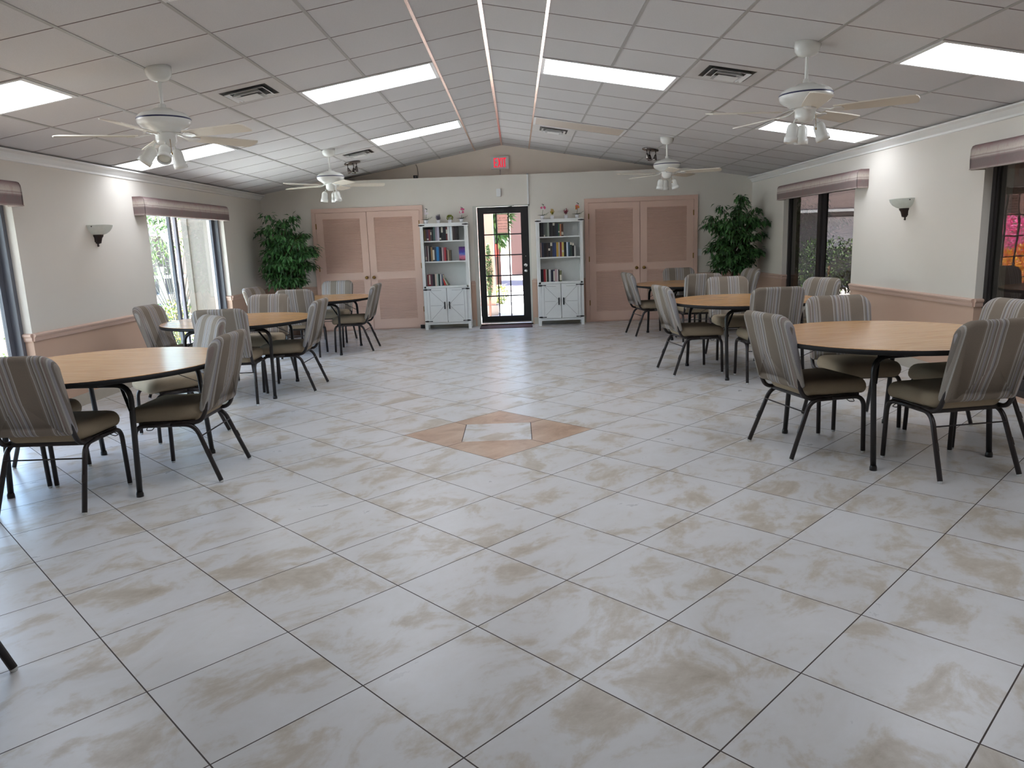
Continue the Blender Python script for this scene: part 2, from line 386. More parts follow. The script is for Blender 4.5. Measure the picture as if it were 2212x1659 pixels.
def pad(mb, outline, thick, fn, mi=0, rnd=0.45, n=4):
    """soft cushion: outline in (a,b), thickness along c, rounded rim; fn maps (a,b,c) to 3-D"""
    rings = []
    for k in range(n + 1):
        t = PI * k / n - PI / 2; rings.append((math.sin(t) * thick / 2, 1))
    N = len(outline); vs = []; cx = sum(p[0] for p in outline) / N; cy = sum(p[1] for p in outline) / N
    R = thick * rnd; steps = []
    for k in range(2 * n + 1):
        t = -PI / 2 + PI * k / (2 * n); steps.append((math.sin(t) * thick / 2, R * (math.cos(t) - 1)))
    inset = [(-thick / 2 * 1.05, -R - 0.028)] + steps + [(thick / 2 * 1.05, -R - 0.028)]
    for c, ins in inset:
        for i, (a, b) in enumerate(outline):
            pa, pb = outline[i - 1], outline[(i + 1) % N]
            tx, ty = pb[0] - pa[0], pb[1] - pa[1]; L = math.hypot(tx, ty) or 1
            nx, ny = ty / L, -tx / L
            vs.append(fn(a + nx * ins, b + ny * ins, c))
    m = len(inset)
    fs = [(r * N + i, r * N + (i + 1) % N, (r + 1) * N + (i + 1) % N, (r + 1) * N + i) for r in range(m - 1) for i in range(N)]
    o = mb.add(vs, fs, mi, True)
    for r, c in ((0, -thick / 2 * 1.12), (m - 1, thick / 2 * 1.12)):
        ci = len(mb.v); mb.v.append(tuple(fn(cx, cy, c)))
        for i in range(N):
            a, b = o + r * N + i, o + r * N + (i + 1) % N
            mb.f.append((a, b, ci) if r else (b, a, ci)); mb.m.append(mi); mb.sm.append(True)

def thing(name, label, cat, loc=(0, 0, 0), rz=0.0, group=None):
    o = bpy.data.objects.new(name, None); C.objects.link(o); o.empty_display_size = 0.1
    o.location = loc; o.rotation_euler = (0, 0, rz); o['label'] = label; o['category'] = cat
    if group: o['group'] = group
    return o
def tag(o, label, cat, group=None, kind=None):
    o['label'] = label; o['category'] = cat
    if group: o['group'] = group
    if kind: o['kind'] = kind
    return o
def struct(o, label=None):
    o['kind'] = 'structure'
    if label: o['label'] = label
    return o
def sthing(name, label=None, loc=(0, 0, 0)):
    o = bpy.data.objects.new(name, None); C.objects.link(o); o.location = loc; return struct(o, label)
def dup(root, loc, rz, label, group=None):
    r = root.copy(); C.objects.link(r); r.location = loc; r.rotation_euler = (0, 0, rz); r['label'] = label
    if group: r['group'] = group
    for ch in list(root.children):
        c = ch.copy(); C.objects.link(c); c.parent = r
        for g in list(ch.children):
            d = g.copy(); C.objects.link(d); d.parent = c
    return r
def zc(x): return ZRID - SLOPE * abs(x - XRID)

# ================================================================ ROOM SHELL
b = MB(); b.box(XL - 0.25, XR + 0.25, YF - 0.2, YB + 0.4, -0.12, 0.0)
struct(b.build('floor', M['floor']))

def side_wall(name, x_in, sgn, wins):
    b = MB(); x0, x1 = x_in, x_in + sgn * 0.25
    ys = [YF] + [v for w in wins for v in w] + [YB + 0.4]
    for k in range(0, len(ys), 2):
        b.box(x0, x1, ys[k], ys[k + 1], 0, ZRAIL - 0.02, 1); b.box(x0, x1, ys[k], ys[k + 1], ZRAIL - 0.02, 2.36, 0)
    for a, c in wins:
        b.box(x0, x1, a, c, 1.99, 2.36, 0); b.box(x0, x1, a, c, 0, 0.02, 1)
    return struct(b.build(name, [M['wall'], M['wain']]))
WL = [(4.10, 6.40), (8.72, 11.00)]; WR = [(4.15, 6.45), (8.87, 11.19)]
side_wall('wall_left', XL, -1, WL); side_wall('wall_right', XR, 1, WR)
# back wall with the door opening and a ledge, gable set back above it
b = MB()
DX0, DX1, DZ = -0.70, 0.245, 2.02
for (a, c, z0, z1, mi) in ((XL - .25, DX0, 0, ZRAIL - .02, 1), (XL - .25, DX0, ZRAIL - .02, 2.51, 0), (DX1, XR + .25, 0, ZRAIL - .02, 1), (DX1, XR + .25, ZRAIL - .02, 2.51, 0), (DX0, DX1, DZ, 2.51, 0)):
    b.box(a, c, YB, YB + 0.16, z0, z1, mi)
b.box(-3.4, 3.0, YB + 0.16, YB + 0.42, 2.36, 2.51, 0)
struct(b.build('wall_back', [M['wall'], M['wain']]))
b = MB(); b.box(XL - .25, XR + .25, YB + 0.40, YB + 0.52, 2.2, 3.1)
struct(b.build('wall_gable', M['gable']))
b = MB(); b.box(XL - .25, XR + .25, YF - .16, YF, 0, 3.1)
struct(b.build('wall_front', M['wall']))
# ceiling: two slopes
b = MB()
for sg in (-1, 1):
    xe = XL - .25 if sg < 0 else XR + .25
    z1 = zc(xe)
    p = [(XRID, YF - .1, ZRID), (xe, YF - .1, z1), (xe, YB + .5, z1), (XRID, YB + .5, ZRID)]
    q = [(a, c, d + 0.10) for a, c, d in p]
    f = [(0, 1, 2, 3), (4, 7, 6, 5), (0, 4, 5, 1), (1, 5, 6, 2), (2, 6, 7, 3), (3, 7, 4, 0)]
    b.add(p + q, f)
struct(b.build('ceiling', M['ceil']))
# outer roof with eaves
b = MB()
for sg in (-1, 1):
    xe = XL - 1.0 if sg < 0 else XR + 1.0
    z1 = zc(xe) + 0.16
    p = [(XRID, YF - .4, ZRID + .16), (xe, YF - .4, z1), (xe, YB + .7, z1), (XRID, YB + .7, ZRID + .16)]
    q = [(a, c, d + 0.12) for a, c, d in p]
    b.add(p + q, f)
struct(b.build('roof', flat('roof_soffit', 205, 196, 186)))

# ceiling grid. runners go away from the camera, seams cross the slope
S, DL = 0.6096, 0.469
CA, SA = math.cos(math.atan(SLOPE)), math.sin(math.atan(SLOPE))
def cpt(k, m=None, y=None, drop=0.0):
    """point on ceiling: column k (negative left), row m"""
    L = 0 if k == 0 else DL + (abs(k) - 1) * S
    sg = -1 if k < 0 else 1
    n = Vector((-sg * SA, 0, -CA))               # into the room
    return Vector((XRID + sg * L * CA, 4.8834 + m * S if y is None else y, ZRID - L * SA)) + n * drop
g = MB()
for k in range(-6, 7):
    if k == 0: continue
    sg = -1 if k < 0 else 1
    a, c = cpt(k, y=YF + .01, drop=.0015), cpt(k, y=YB + .39, drop=.0015)
    g.bar(a, c, 0.022, 0.005, up=(-sg * SA, 0, -CA), mi=1 if abs(k) == 1 else 0)
g.box(XRID - 0.014, XRID + 0.014, YF + .01, YB + .39, ZRID - 0.008, ZRID + 0.01, 1)
m0, m1 = -12, 13
for m in range(m0, m1 + 1):
    y = 4.8834 + m * S
    if not (YF < y < YB + .38): continue
    for sg in (-1, 1):
        Lend = 4.12 if sg < 0 else 4.20
        e = Vector((XRID + sg * Lend * CA, y, ZRID - Lend * SA)) + Vector((-sg * SA, 0, -CA)) * 0.0008
        a = Vector((XRID, y, ZRID - .0008))
        g.bar(a, e, 0.0055, 0.003, up=(-sg * SA, 0, -CA), mi=2)
struct(g.build('trim_1', [M['grid'], M['brass'], M['seam']]))
# chair rail, base tiles and crown
def rail_profile(b, p0, p1, inward, mi=0):
    p0, p1, n = Vector(p0), Vector(p1), Vector(inward)
    prof = [(0, -0.035), (0.012, -0.035), (0.016, -0.02), (0.016, 0.0), (0.022, 0.004), (0.028, 0.016), (0.028, 0.024), (0.02, 0.032), (0.0, 0.036)]
    vs = [p + n * d + Vector((0, 0, z)) for p in (p0, p1) for d, z in prof]
    N = len(prof)
    b.add(vs, [(i, (i + 1), N + i + 1, N + i) for i in range(N - 1)] + [tuple(range(N)), tuple(reversed(range(N, 2 * N)))], mi)
ZR = ZRAIL - 0.036
b = MB(); ys = [YF] + [v for w in WL for v in w] + [YB]
for k in range(0, len(ys), 2):
    rail_profile(b, (XL, ys[k], ZR), (XL, ys[k + 1], ZR), (1, 0, 0))
    if k: rail_profile(b, (XL, ys[k], ZR), (XL - .08, ys[k], ZR), (0, -1, 0))
struct(b.build('trim_2', M['trimpaint']))
b = MB(); ys = [YF] + [v for w in WR for v in w] + [YB]
for k in range(0, len(ys), 2):
    rail_profile(b, (XR, ys[k], ZR), (XR, ys[k + 1], ZR), (-1, 0, 0))
    if k: rail_profile(b, (XR, ys[k], ZR), (XR + .07, ys[k], ZR), (0, -1, 0))
struct(b.build('trim_3', M['trimpaint']))
b = MB()
for a, c in ((XL, -3.44), (-.795, DX0 - .03), (DX1 + .02, .328), (3.06, XR)): rail_profile(b, (a, YB, ZR), (c, YB, ZR), (0, -1, 0))
struct(b.build('trim_4', M['trimpaint']))
for nm, x, s in (('trim_5', XL, 1), ('trim_6', XR, -1)):
    b = MB(); zt = zc(x) - .004
    prof = [(0, 0), (0.085, 0), (0.085, -0.014), (0.05, -0.026), (0.03, -0.05), (0.014, -0.066), (0.014, -0.084), (0, -0.088)]
    vs = [(x + s * d, y, zt + z - d * SLOPE * 0 ) for y in (YF, YB) for d, z in prof]; N = len(prof)
    b.add(vs, [(i, (i + 1) % N, N + (i + 1) % N, N + i) for i in range(N)] + [tuple(range(N)), tuple(reversed(range(N, 2 * N)))])
    struct(b.build(nm, M['white']))
b = MB(); ys = [YF] + [v for w in WL for v in w] + [YB]
for k in range(0, len(ys), 2): b.box(XL, XL + .012, ys[k], ys[k + 1], 0, .11)
struct(b.build('baseboard_left', M['stonebase']))
b = MB(); ys = [YF] + [v for w in WR for v in w] + [YB]
for k in range(0, len(ys), 2): b.box(XR - .012, XR, ys[k], ys[k + 1], 0, .11)
struct(b.build('baseboard_right', M['stonebase']))
b = MB()
for a, c in ((XL + .012, -3.44), (-1.56, DX0 - .05), (DX1 + .02, 1.16), (3.06, XR - .012)): b.box(a, c, YB - .012, YB, 0, .11)
struct(b.build('baseboard_back', M['stonebase']))

# sliding glass doors in the side walls
def sliding(name, x_in, sgn, y0, y1, gm, fm, st_a, st_b, label, slim=False):
    """st_a, st_b: y of the two meeting stiles; panel A is on the room side"""
    r = sthing(name, label)
    xf = x_in + sgn * (0.07 if slim else 0.075); xo = x_in + sgn * (0.16 if slim else 0.19); jw = .016 if slim else .06; sw = .10 if slim else .06
    b = MB()
    b.box(xf, xo, y0, y0 + .045, .02, 1.99); b.box(xf, xo, y1 - .045, y1, .02, 1.99)
    b.box(xf, xo, y0, y1, 1.94, 1.99); b.box(xf, xo, y0, y1, .02, .075)
    b.build('window_frame', fm, r)
    for (ya, yb, x, nm) in ((y0 + .045, st_a + .035, x_in + sgn * (.135 if slim else .105), 'sliding_panel'), (st_b - .035, y1 - .045, x_in + sgn * (.10 if slim else .155), 'fixed_panel')):
        b = MB(); h = .016; wa, wb = (jw, sw) if nm == 'sliding_panel' else (sw, jw)
        b.box(x - h, x + h, ya, ya + wa, .075, 1.94); b.box(x - h, x + h, yb - wb, yb, .075, 1.94)
        b.box(x - h, x + h, ya + wa, yb - wb, 1.88, 1.94); b.box(x - h, x + h, ya + wa, yb - wb, .075, .16)
        p = b.build(nm, fm, r)
        b = MB(); b.box(x - .003, x + .003, ya + wa, yb - wb, .16, 1.88); b.build('pane', gm, p)
    return r
sliding('window_1', XL, -1, WL[0][0], WL[0][1], M['glassL'], M['framelit'], 5.2, 5.3, 'sliding glass door nearest the camera on the left wall')
sliding('window_2', XL, -1, WL[1][0], WL[1][1], M['glassL'], M['framelit'], 9.485, 9.775, 'bright sliding glass door at the far end of the left wall')
sliding('window_3', XR, 1, WR[0][0], WR[0][1], M['glassR'], M['framedark'], 5.25, 5.30, 'dark sliding glass door nearest the camera on the right wall', True)
sliding('window_4', XR, 1, WR[1][0], WR[1][1], M['glassR'], M['framedark'], 10.03, 10.08, 'dark sliding glass door at the far end of the right wall', True)


# padded cornice valances over the sliding doors
def valance(x_in, sgn, y0, y1, label):
    t = thing('window_valance', label, 'valance', (x_in, (y0 + y1) / 2, 0), 0, 'window valances')
    b = MB(); d = 0.125; h0, h1 = 1.86, 2.065; L = (y1 - y0) / 2
    prof = [(0.0, h1), (d - .035, h1), (d - .012, h1 - .010), (d, h1 - .035), (d + .004, (h0 + h1) / 2), (d, h0 + .012), (d - .008, h0), (d - .03, h0), (d - .03, h1 - .03), (0.0, h1 - .03)]
    vs = [(-sgn * a, y, z) for y in (-L, L) for a, z in prof]; N = len(prof)
    fs = [(i, (i + 1) % N, N + (i + 1) % N, N + i) for i in range(N)]
    b.add(vs, fs, 0, False)
    for y in (-L, L):
        pr = [(0.0, h1), (d - .035, h1), (d - .012, h1 - .010), (d, h1 - .035), (d + .004, (h0 + h1) / 2), (d, h0 + .012), (d - .008, h0), (0, h0)]
        yy = y - math.copysign(0.02, y)
        b.prism([(-sgn * a, z) for a, z in pr], y, yy, lambda a, z, c: (a, c, z))
    b.build('padded_board', M['valance'], t)
    b = MB(); b.bar((-sgn * (d + .003), -L + .004, h0 + .006), (-sgn * (d + .003), L - .004, h0 + .006), .008, .008)
    b.build('piping', M['valance'], t)
    return t
valance(XL, -1, 3.95, 6.37, 'mauve striped padded valance cut off by the left edge of the photo')
valance(XL, -1, 8.44, 10.91, 'mauve striped padded valance over the bright far left sliding door')
valance(XR, 1, 3.95, 6.46, 'mauve striped padded valance cut off by the right edge of the photo')
valance(XR, 1, 8.54, 11.13, 'mauve striped padded valance over the dark far right sliding door')

# ---------------------------------------------------------------- back door
d1 = sthing('door_1', 'black fifteen pane glass door between the two white bookcases', (0, 0, 0))
LX0, LX1, LZ0, LZ1, LY = -0.645, 0.215, 0.035, 1.995, YB + 0.045
b = MB(); b.box(DX0 - .02, DX0 + .045, YB - .015, YB + .11, 0, DZ); b.box(DX1 - .03, DX1, YB - .004, YB + .11, 0, DZ); b.box(DX0, DX1, YB - .004, YB + .11, LZ1 + .004, DZ)
b.build('door_frame', flat('door_casing', 196, 196, 186), d1)
GX = [-0.538, 0.086]; GZ = [0.155, 1.885]
b = MB()
b.box(LX0, GX[0], LY - .022, LY + .022, LZ0, LZ1); b.box(GX[1], LX1, LY - .022, LY + .022, LZ0, LZ1)
b.box(GX[0], GX[1], LY - .022, LY + .022, LZ0, GZ[0]); b.box(GX[0], GX[1], LY - .022, LY + .022, GZ[1], LZ1)
b.build('leaf', M['black'], d1)
b = MB(); w = (GX[1] - GX[0]) / 3; h = (GZ[1] - GZ[0]) / 5
for i in (1, 2): b.box(GX[0] + i * w - .010, GX[0] + i * w + .010, LY - .016, LY + .016, GZ[0], GZ[1])
for j in (1, 2, 3, 4): b.box(GX[0], GX[1], LY - .0155, LY + .0155, GZ[0] + j * h - .010, GZ[0] + j * h + .010)
b.build('muntin_grid', M['black'], d1)
b = MB(); b.box(GX[0], GX[1], LY - .003, LY + .003, GZ[0], GZ[1]); b.build('pane', M['glassD'], d1)
def knobmesh(x, y, z, r, m, parent, name, prot=.05):
    b = MB(); b.lathe([(0.0, 0), (r * 1.05, 0), (r * 1.05, .006), (r * .4, .010), (r * .4, prot * .45), (r * .85, prot * .6), (r, prot * .8), (r * .8, prot), (0, prot * 1.05)], (x, y, z), 18, 0, (0, -1, 0))
    return b.build(name, m, parent)
knobmesh(0.148, LY - .022, 0.915, .027, M['chrome'], d1, 'door_knob', .055)
knobmesh(0.148, LY - .022, 1.012, .031, M['chrome'], d1, 'deadbolt', .02)
b = MB(); b.lathe([(0, 0), (.007, 0), (.006, .004), (0, .005)], (0.152, LY - .022, 1.163), 12, 0, (0, -1, 0)); b.build('peg', M['chrome'], d1)
b = MB(); b.box(-0.47, -0.20, LY - .075, LY - .022, 1.915, 1.965); b.bar((-.25, LY - .05, 1.968), (-.02, LY - .06, 2.005), .018, .008); b.build('door_closer', M['blackiron'], d1)
b = MB(); b.box(LX0, LX1, LY - .03, LY - .022, 0.036, 0.056); b.build('door_sweep', M['alum'], d1)
b = MB(); b.box(DX0, DX1, YB - .01, YB + .14, 0.0, 0.022); b.build('threshold', M['bronze'], d1)
# paper notice taped to the middle top pane
pt = thing('paper_notice', 'printed paper notice taped to the top middle pane of the glass door', 'notice', (-0.225, LY - .018, 1.715))
b = MB(); b.box(-.088, .088, -.0015, 0.0, -.155, .155); b.build('sheet', M['paper'], pt)
for txt, z in (('BE SURE', .095), ('DOOR CLOSES', .055), ('WHEN YOU', .000), ('& OTHERS', -.045), ('COME INSIDE', -.085)):
    cu = bpy.data.curves.new('lettering', 'FONT'); cu.body = txt; cu.size = .030; cu.align_x = 'CENTER'; cu.align_y = 'CENTER'; cu.extrude = .0003
    tmp = bpy.data.objects.new('tmp', cu); C.objects.link(tmp)
    dg = bpy.context.evaluated_depsgraph_get(); me = bpy.data.meshes.new_from_object(tmp.evaluated_get(dg)); bpy.data.objects.remove(tmp)
    me.materials.clear(); me.materials.append(M['ink'])
    o = bpy.data.objects.new('lettering', me); C.objects.link(o); o.parent = pt; o.location = (0, -.0022, z); o.rotation_euler = (PI / 2, 0, 0)
# doormat
b = MB(); b.prism(rrect(.88, .46, .015), 0.0, 0.012); tag(b.build('doormat', M['mat'], None, (-.22, 12.44, 0)), 'thin maroon doormat lying in front of the black glass door', 'doormat')

# ---------------------------------------------------------------- louvred closet doors
def closet(name, x0, x1, xm, label, knobs):
    r = sthing(name, label)
    zt = 2.00; b = MB(); y0 = YB - .032
    b.box(x0, x0 + .065, y0, YB, 0, 2.07); b.box(x1 - .065, x1, y0, YB, 0, 2.07); b.box(x0 + .065, x1 - .065, y0, YB, zt, 2.07)
    b.build('door_frame', M['closet'], r)
    b = MB(); b.box(x0 + .065, x1 - .065, YB - .004, YB - .001, 0, zt); b.build('recess', M['closet'], r)
    xa, xb = x0 + .068, x1 - .068
    for (a, c, kx, nm) in ((xa, xm - .004, knobs[0], 0), (xm + .004, xb, knobs[1], 1)):
        b = MB(); f0, f1 = YB - .026, YB - .006; st = .115
        b.box(a, a + st, f0, f1, .02, zt - .005); b.box(c - st, c, f0, f1, .02, zt - .005)
        b.box(a + st, c - st, f0, f1, 1.895, zt - .005); b.box(a + st, c - st, f0, f1, .865, .985); b.box(a + st, c - st, f0, f1, .02, .175)
        leaf = b.build('door_leaf', M['closet'], r)
        b = MB()
        for (z0, z1) in ((.985, 1.895), (.175, .865)):
            n = int((z1 - z0) / .0235); dz = (z1 - z0) / n
            for i in range(n):
                z = z0 + (i + .5) * dz
                b.obox(((a + c) / 2, YB - .0155, z), (1, 0, 0), (0, .62, .78), (0, -.78, .62), (c - a) / 2 - st, .0157, .0026)
        b.build('louvres', M['closet'], leaf)
        knobmesh(kx, f0, .90, .026, M['brassknob'], leaf, 'door_knob', .055)
        hx = a - .002 if nm == 0 else c + .002
        for hz in (1.78, 1.07, .33):
            b = MB(); b.tube([(hx, f0 - .004, hz - .045), (hx, f0 - .004, hz + .045)], .006, 8); b.box(hx - .012, hx + .012, f0 - .0015, f0, hz - .042, hz + .042); b.build('hinge', M['brassknob'], leaf)
    return r
closet('door_2', -3.44, -1.56, -2.51, 'louvred double closet doors left of the left bookcase', (-2.575, -2.45))
closet('door_3', 1.16, 3.06, 2.09, 'louvred double closet doors right of the right bookcase', (2.03, 2.155))
b = MB(); b.box(-.035, .035, -.04, 0, 0, .06); b.tube([(0, -.04, .03), (0, -.055, .03)], .015, 10); tag(b.build('door_stop', M['blackiron'], None, (-1.665, YB - .032, 0)), 'small black rubber door stop at the foot of the left closet', 'door stop')

# ---------------------------------------------------------------- bookcases
def bookcase(x0, x1, label, group):
    yf, yb = 12.37, 12.685; H = 1.755; w = x1 - x0
    t = thing('bookcase', label, 'bookcase', ((x0 + x1) / 2, yf, 0), 0, group)
    hw = w / 2; D = yb - yf
    b = MB(); b.box(-hw - .008, hw + .008, -.012, D, H - .055, H); b.build('top_board', M['shelf'], t)
    for sx in (-1, 1):
        b = MB(); b.box(sx * hw, sx * (hw - .05), 0, .045, 0, H - .055); b.box(sx * hw, sx * (hw - .018), .045, D - .045, .10, H - .055); b.box(sx * hw, sx * (hw - .05), D - .045, D, 0, H - .055)
        b.build('side_post', M['shelf'], t)
    b = MB(); b.box(-hw + .018, hw - .018, D - .008, D, .1, H - .055); b.build('back_panel', M['shelf'], t)
    for z in (1.472, 1.137, .728):
        b = MB(); b.box(-hw + .018, hw - .018, .02 if z > .8 else .0, D - .008, z - (.02 if z > .8 else .032), z); b.build('shelf', M['shelf'], t)
    b = MB(); b.box(-hw + .05, hw - .05, .004, .022, .082, .118); b.box(-hw + .018, hw - .018, .02, D - .008, .10, .118); b.build('bottom_rail', M['shelf'], t)
    for sx in (-1, 1):
        xo, xi = sx * (hw - .053), sx * .004                   # outer and inner edge
        b = MB(); b.box(xo, xi, -.014, .006, .122, .692)
        q = -.0152; yq = -.0148
        def ln(a, c): b.bar((a[0], yq, a[1]), (c[0], yq, c[1]), .0015, .0045, up=(c[1] - a[1], 0, -(c[0] - a[0])), mi=1)
        L = lambda u: xo + (xi - xo) * u
        ln((L(.17), .655), (L(.75), .655)); ln((L(.14), .16), (L(.14), .65)) ; ln((L(.20), .65), (L(.86), .435)); ln((L(.86), .395), (L(.20), .17)); ln((L(.18), .405), (L(.72), .405)); 
        dr = b.build('door', [M['shelf'], M['groove']], t)
        b = MB(); hx = sx * .040; b.box(hx - .011, hx + .011, -.036, -.028, .345, .465); b.box(hx - .006, hx + .006, -.030, -.014, .35, .362); b.box(hx - .006, hx + .006, -.030, -.014, .448, .46); b.build('handle', M['blackiron'], dr)
        for hz in (.672, .142):
            b = MB(); e = sx * hw
            b.prism([(e - sx * .002, hz - .006), (e - sx * .03, hz - .012), (e - sx * .055, hz - .012), (e - sx * .075, hz - .005), (e - sx * .13, hz - .008), (e - sx * .135, hz), (e - sx * .13, hz + .008), (e - sx * .075, hz + .005), (e - sx * .055, hz + .012), (e - sx * .03, hz + .012), (e - sx * .002, hz + .006)], -.019, -.0145, lambda a, z, y: (a, y, z)); b.build('hinge', M['blackiron'], dr)
        b = MB(); e = sx * (hw + .01)
        b.prism([(e + sx * .012, H - .036), (e - sx * .03, H - .042), (e - sx * .09, H - .036), (e - sx * .09, H - .024), (e - sx * .03, H - .018), (e + sx * .012, H - .024)], -.017, -.0125, lambda a, z, y: (a, y, z)); b.build('corner_bracket', M['blackiron'], t)
    return t
bookcase(-1.585, -.805, 'tall white bookcase with cabinet doors left of the black glass door', 'white bookcases')
bookcase(.335, 1.10, 'tall white bookcase with cabinet doors right of the black glass door', 'white bookcases')

# books: (colour word, rgb, thickness, height, spine band)
def shelf_books(x, z, lst, case, row, group, y=12.43, lean_from=None):
    n = len(lst); ordn = ['first', 'second', 'third', 'fourth', 'fifth', 'sixth', 'seventh', 'eighth', 'ninth', 'tenth', 'eleventh', 'twelfth', 'thirteenth', 'fourteenth', 'fifteenth', 'sixteenth', 'seventeenth', 'eighteenth', 'nineteenth', 'twentieth', 'twenty-first', 'twenty-second', 'twenty-third']
    rnd = random.Random(int(x * 100 + z * 1000)); ang0 = 0
    for i, (w, c, th, h, band) in enumerate(lst):
        b = MB(); d = .15 + rnd.random() * .03; yo = y + rnd.random() * .015 - y
        t2 = th / 2
        b.box(-t2, -t2 + .002, 0, d, 0, h, 0); b.box(t2 - .002, t2, 0, d, 0, h, 0); b.box(-t2 + .002, t2 - .002, -.0, .003, 0, h, 0)
        b.box(-t2 + .002, t2 - .002, .003, d - .004, .004, h - .004, 1)
        if band: b.box(-t2 + .001, t2 - .001, -.0012, 0, h * band[0], h * band[1], 2)
        o = b.build('book', [M['book'], M['pages'], M['band']])
        o.color = rgb(*c)
        if lean_from is not None and i >= lean_from:
            ang = math.radians(-(14 + 9 * (i - lean_from)))
            o.rotation_euler = (0, -ang, 0)
            o.location = (x + t2 * math.cos(ang) + (.02 if i == lean_from else 0.004), y + yo, z + t2 * abs(math.sin(ang)) + .001)
            # leaning to the left against its neighbour
            o.rotation_euler = (0, ang, 0)
            x += th / math.cos(ang) + .010 + (.02 if i == lean_from else 0)
            lab = f'{w} book leaning left, {ordn[i]} from left on the {row} shelf of {case}'
        else:
            o.location = (x + t2, y + yo, z); x += th + .0012
            lab = f'{w} book, {ordn[i]} from left on the {row} shelf of {case}'
        tag(o, lab, 'book', group)
K = (30, 28, 30)
L1 = [('olive gold', (132, 112, 52), .020, .19, None), ('brown', (84, 62, 52), .022, .185, None), ('purple brown', (78, 58, 76), .030, .19, (.1, .22)), ('dark red', (124, 48, 52), .026, .19, None), ('charcoal', (70, 72, 74), .022, .18, (.55, .8)), ('black', K, .024, .185, None),
      ('teal green', (64, 92, 90), .034, .232, None), ('mauve grey', (146, 134, 146), .028, .226, None), ('pale lavender', (186, 182, 198), .036, .226, None), ('black', K, .030, .226, (.08, .2)), ('black and white', (26, 26, 30), .030, .226, (.58, .97)), ('black', (22, 22, 30), .048, .224, None), ('maroon topped', (110, 36, 38), .024, .222, (.5, .8)),
      ('white', (216, 216, 214), .026, .226, None), ('pale grey', (176, 182, 186), .016, .222, None), ('pale blue white', (206, 216, 222), .022, .228, None), ('white', (222, 222, 220), .014, .224, None), ('dark brown', (60, 48, 46), .034, .226, None), ('charcoal', (52, 48, 50), .026, .224, None), ('black', K, .030, .226, None)]
L2 = [('grey', (112, 112, 114), .026, .262, (.1, .3)), ('dark maroon', (78, 42, 48), .020, .26, None), ('white', (216, 214, 208), .010, .256, None), ('black', K, .036, .255, None), ('tan', (142, 116, 80), .028, .236, None), ('black and grey', (44, 42, 46), .030, .235, (.1, .8)), ('dark slate blue', (46, 58, 78), .030, .236, None), ('bright blue', (38, 116, 172), .042, .238, None), ('navy', (40, 50, 80), .022, .23, None), ('black', K, .026, .226, None), ('white', (220, 214, 210), .010, .224, None), ('dusty pink', (150, 110, 120), .026, .224, None), ('red', (178, 52, 60), .026, .222, None), ('dark red', (72, 32, 34), .024, .175, None), ('cream', (180, 166, 142), .020, .182, None), ('brown', (96, 82, 66), .036, .176, None)]
L3 = [('dark red', (118, 34, 40), .026, .19, None), ('red and white', (140, 38, 44), .026, .195, (.15, .95)), ('plum', (88, 46, 62), .032, .195, None), ('black', K, .040, .196, None), ('cream', (206, 186, 170), .026, .200, None), ('pale sage', (170, 182, 172), .026, .198, None), ('dark green', (36, 62, 54), .032, .196, None), ('white', (220, 212, 206), .018, .192, None), ('slate', (96, 102, 116), .028, .188, None), ('red', (196, 56, 52), .024, .185, None), ('cream', (206, 196, 170), .018, .186, None), ('grey green', (120, 126, 104), .012, .186, None)]
R1 = [('black', K, .034, .232, None), ('black', (24, 26, 32), .030, .23, None), ('dark grey', (84, 86, 82), .020, .232, (.0, .12)), ('grey flecked', (92, 100, 92), .038, .234, None), ('pale grey green', (150, 158, 146), .030, .232, None), ('black', K, .036, .23, None), ('black', (36, 34, 34), .020, .226, None), ('cream topped black', (30, 28, 30), .032, .226, (.78, .97)), ('dark green black', (34, 42, 44), .030, .205, None), ('dark navy', (36, 44, 62), .024, .205, None), ('green', (52, 92, 66), .024, .2, (.3, .42)), ('orange brown', (168, 112, 80), .026, .2, None), ('dark brown', (84, 54, 42), .034, .2, (.1, .35))]
R2 = [('pale pink', (190, 160, 150), .018, .238, None), ('dark navy', (42, 46, 66), .034, .24, None), ('black', K, .046, .236, None), ('dark brown', (50, 38, 34), .026, .236, None), ('black', (36, 34, 38), .034, .236, (.45, .6)), ('cream topped brown', (60, 52, 46), .034, .238, (.76, .99)), ('navy', (42, 52, 84), .028, .236, None), ('blue', (54, 68, 110), .034, .236, None), ('gold', (188, 152, 66), .036, .24, None), ('pale grey', (176, 172, 168), .022, .232, None), ('maroon', (122, 36, 52), .030, .238, None), ('yellow', (200, 178, 98), .034, .238, (.3, .45)), ('black', K, .042, .236, None), ('white', (204, 212, 228), .026, .232, None), ('teal navy', (48, 76, 92), .030, .232, None), ('cream topped green', (46, 64, 58), .032, .234, (.8, .99)), ('black', (30, 28, 30), .034, .214, (.82, .99)), ('pale grey', (190, 188, 184), .028, .172, None)]
R3 = [('black', (26, 24, 34), .044, .21, None), ('red', (156, 36, 46), .036, .21, None), ('beige', (196, 178, 160), .014, .21, None), ('dark green black', (38, 46, 38), .032, .208, None), ('white', (206, 210, 212), .034, .204, None), ('navy', (32, 34, 54), .040, .196, None), ('dark navy', (52, 58, 90), .026, .196, (.05, .9)), ('pale pink', (196, 166, 168), .036, .205, None), ('white', (212, 204, 204), .018, .198, None), ('black', K, .020, .196, None), ('green and tan', (104, 106, 74), .036, .18, (.1, .6))]
lc, rc = 'the left bookcase', 'the right bookcase'
shelf_books(-1.528, 1.472, L1, lc, 'top', 'books on the top shelf of the left bookcase')
shelf_books(-1.528, 1.137, L2, lc, 'middle', 'books on the middle shelf of the left bookcase')
shelf_books(-1.515, .728, L3, lc, 'bottom', 'books on the bottom shelf of the left bookcase', lean_from=9)
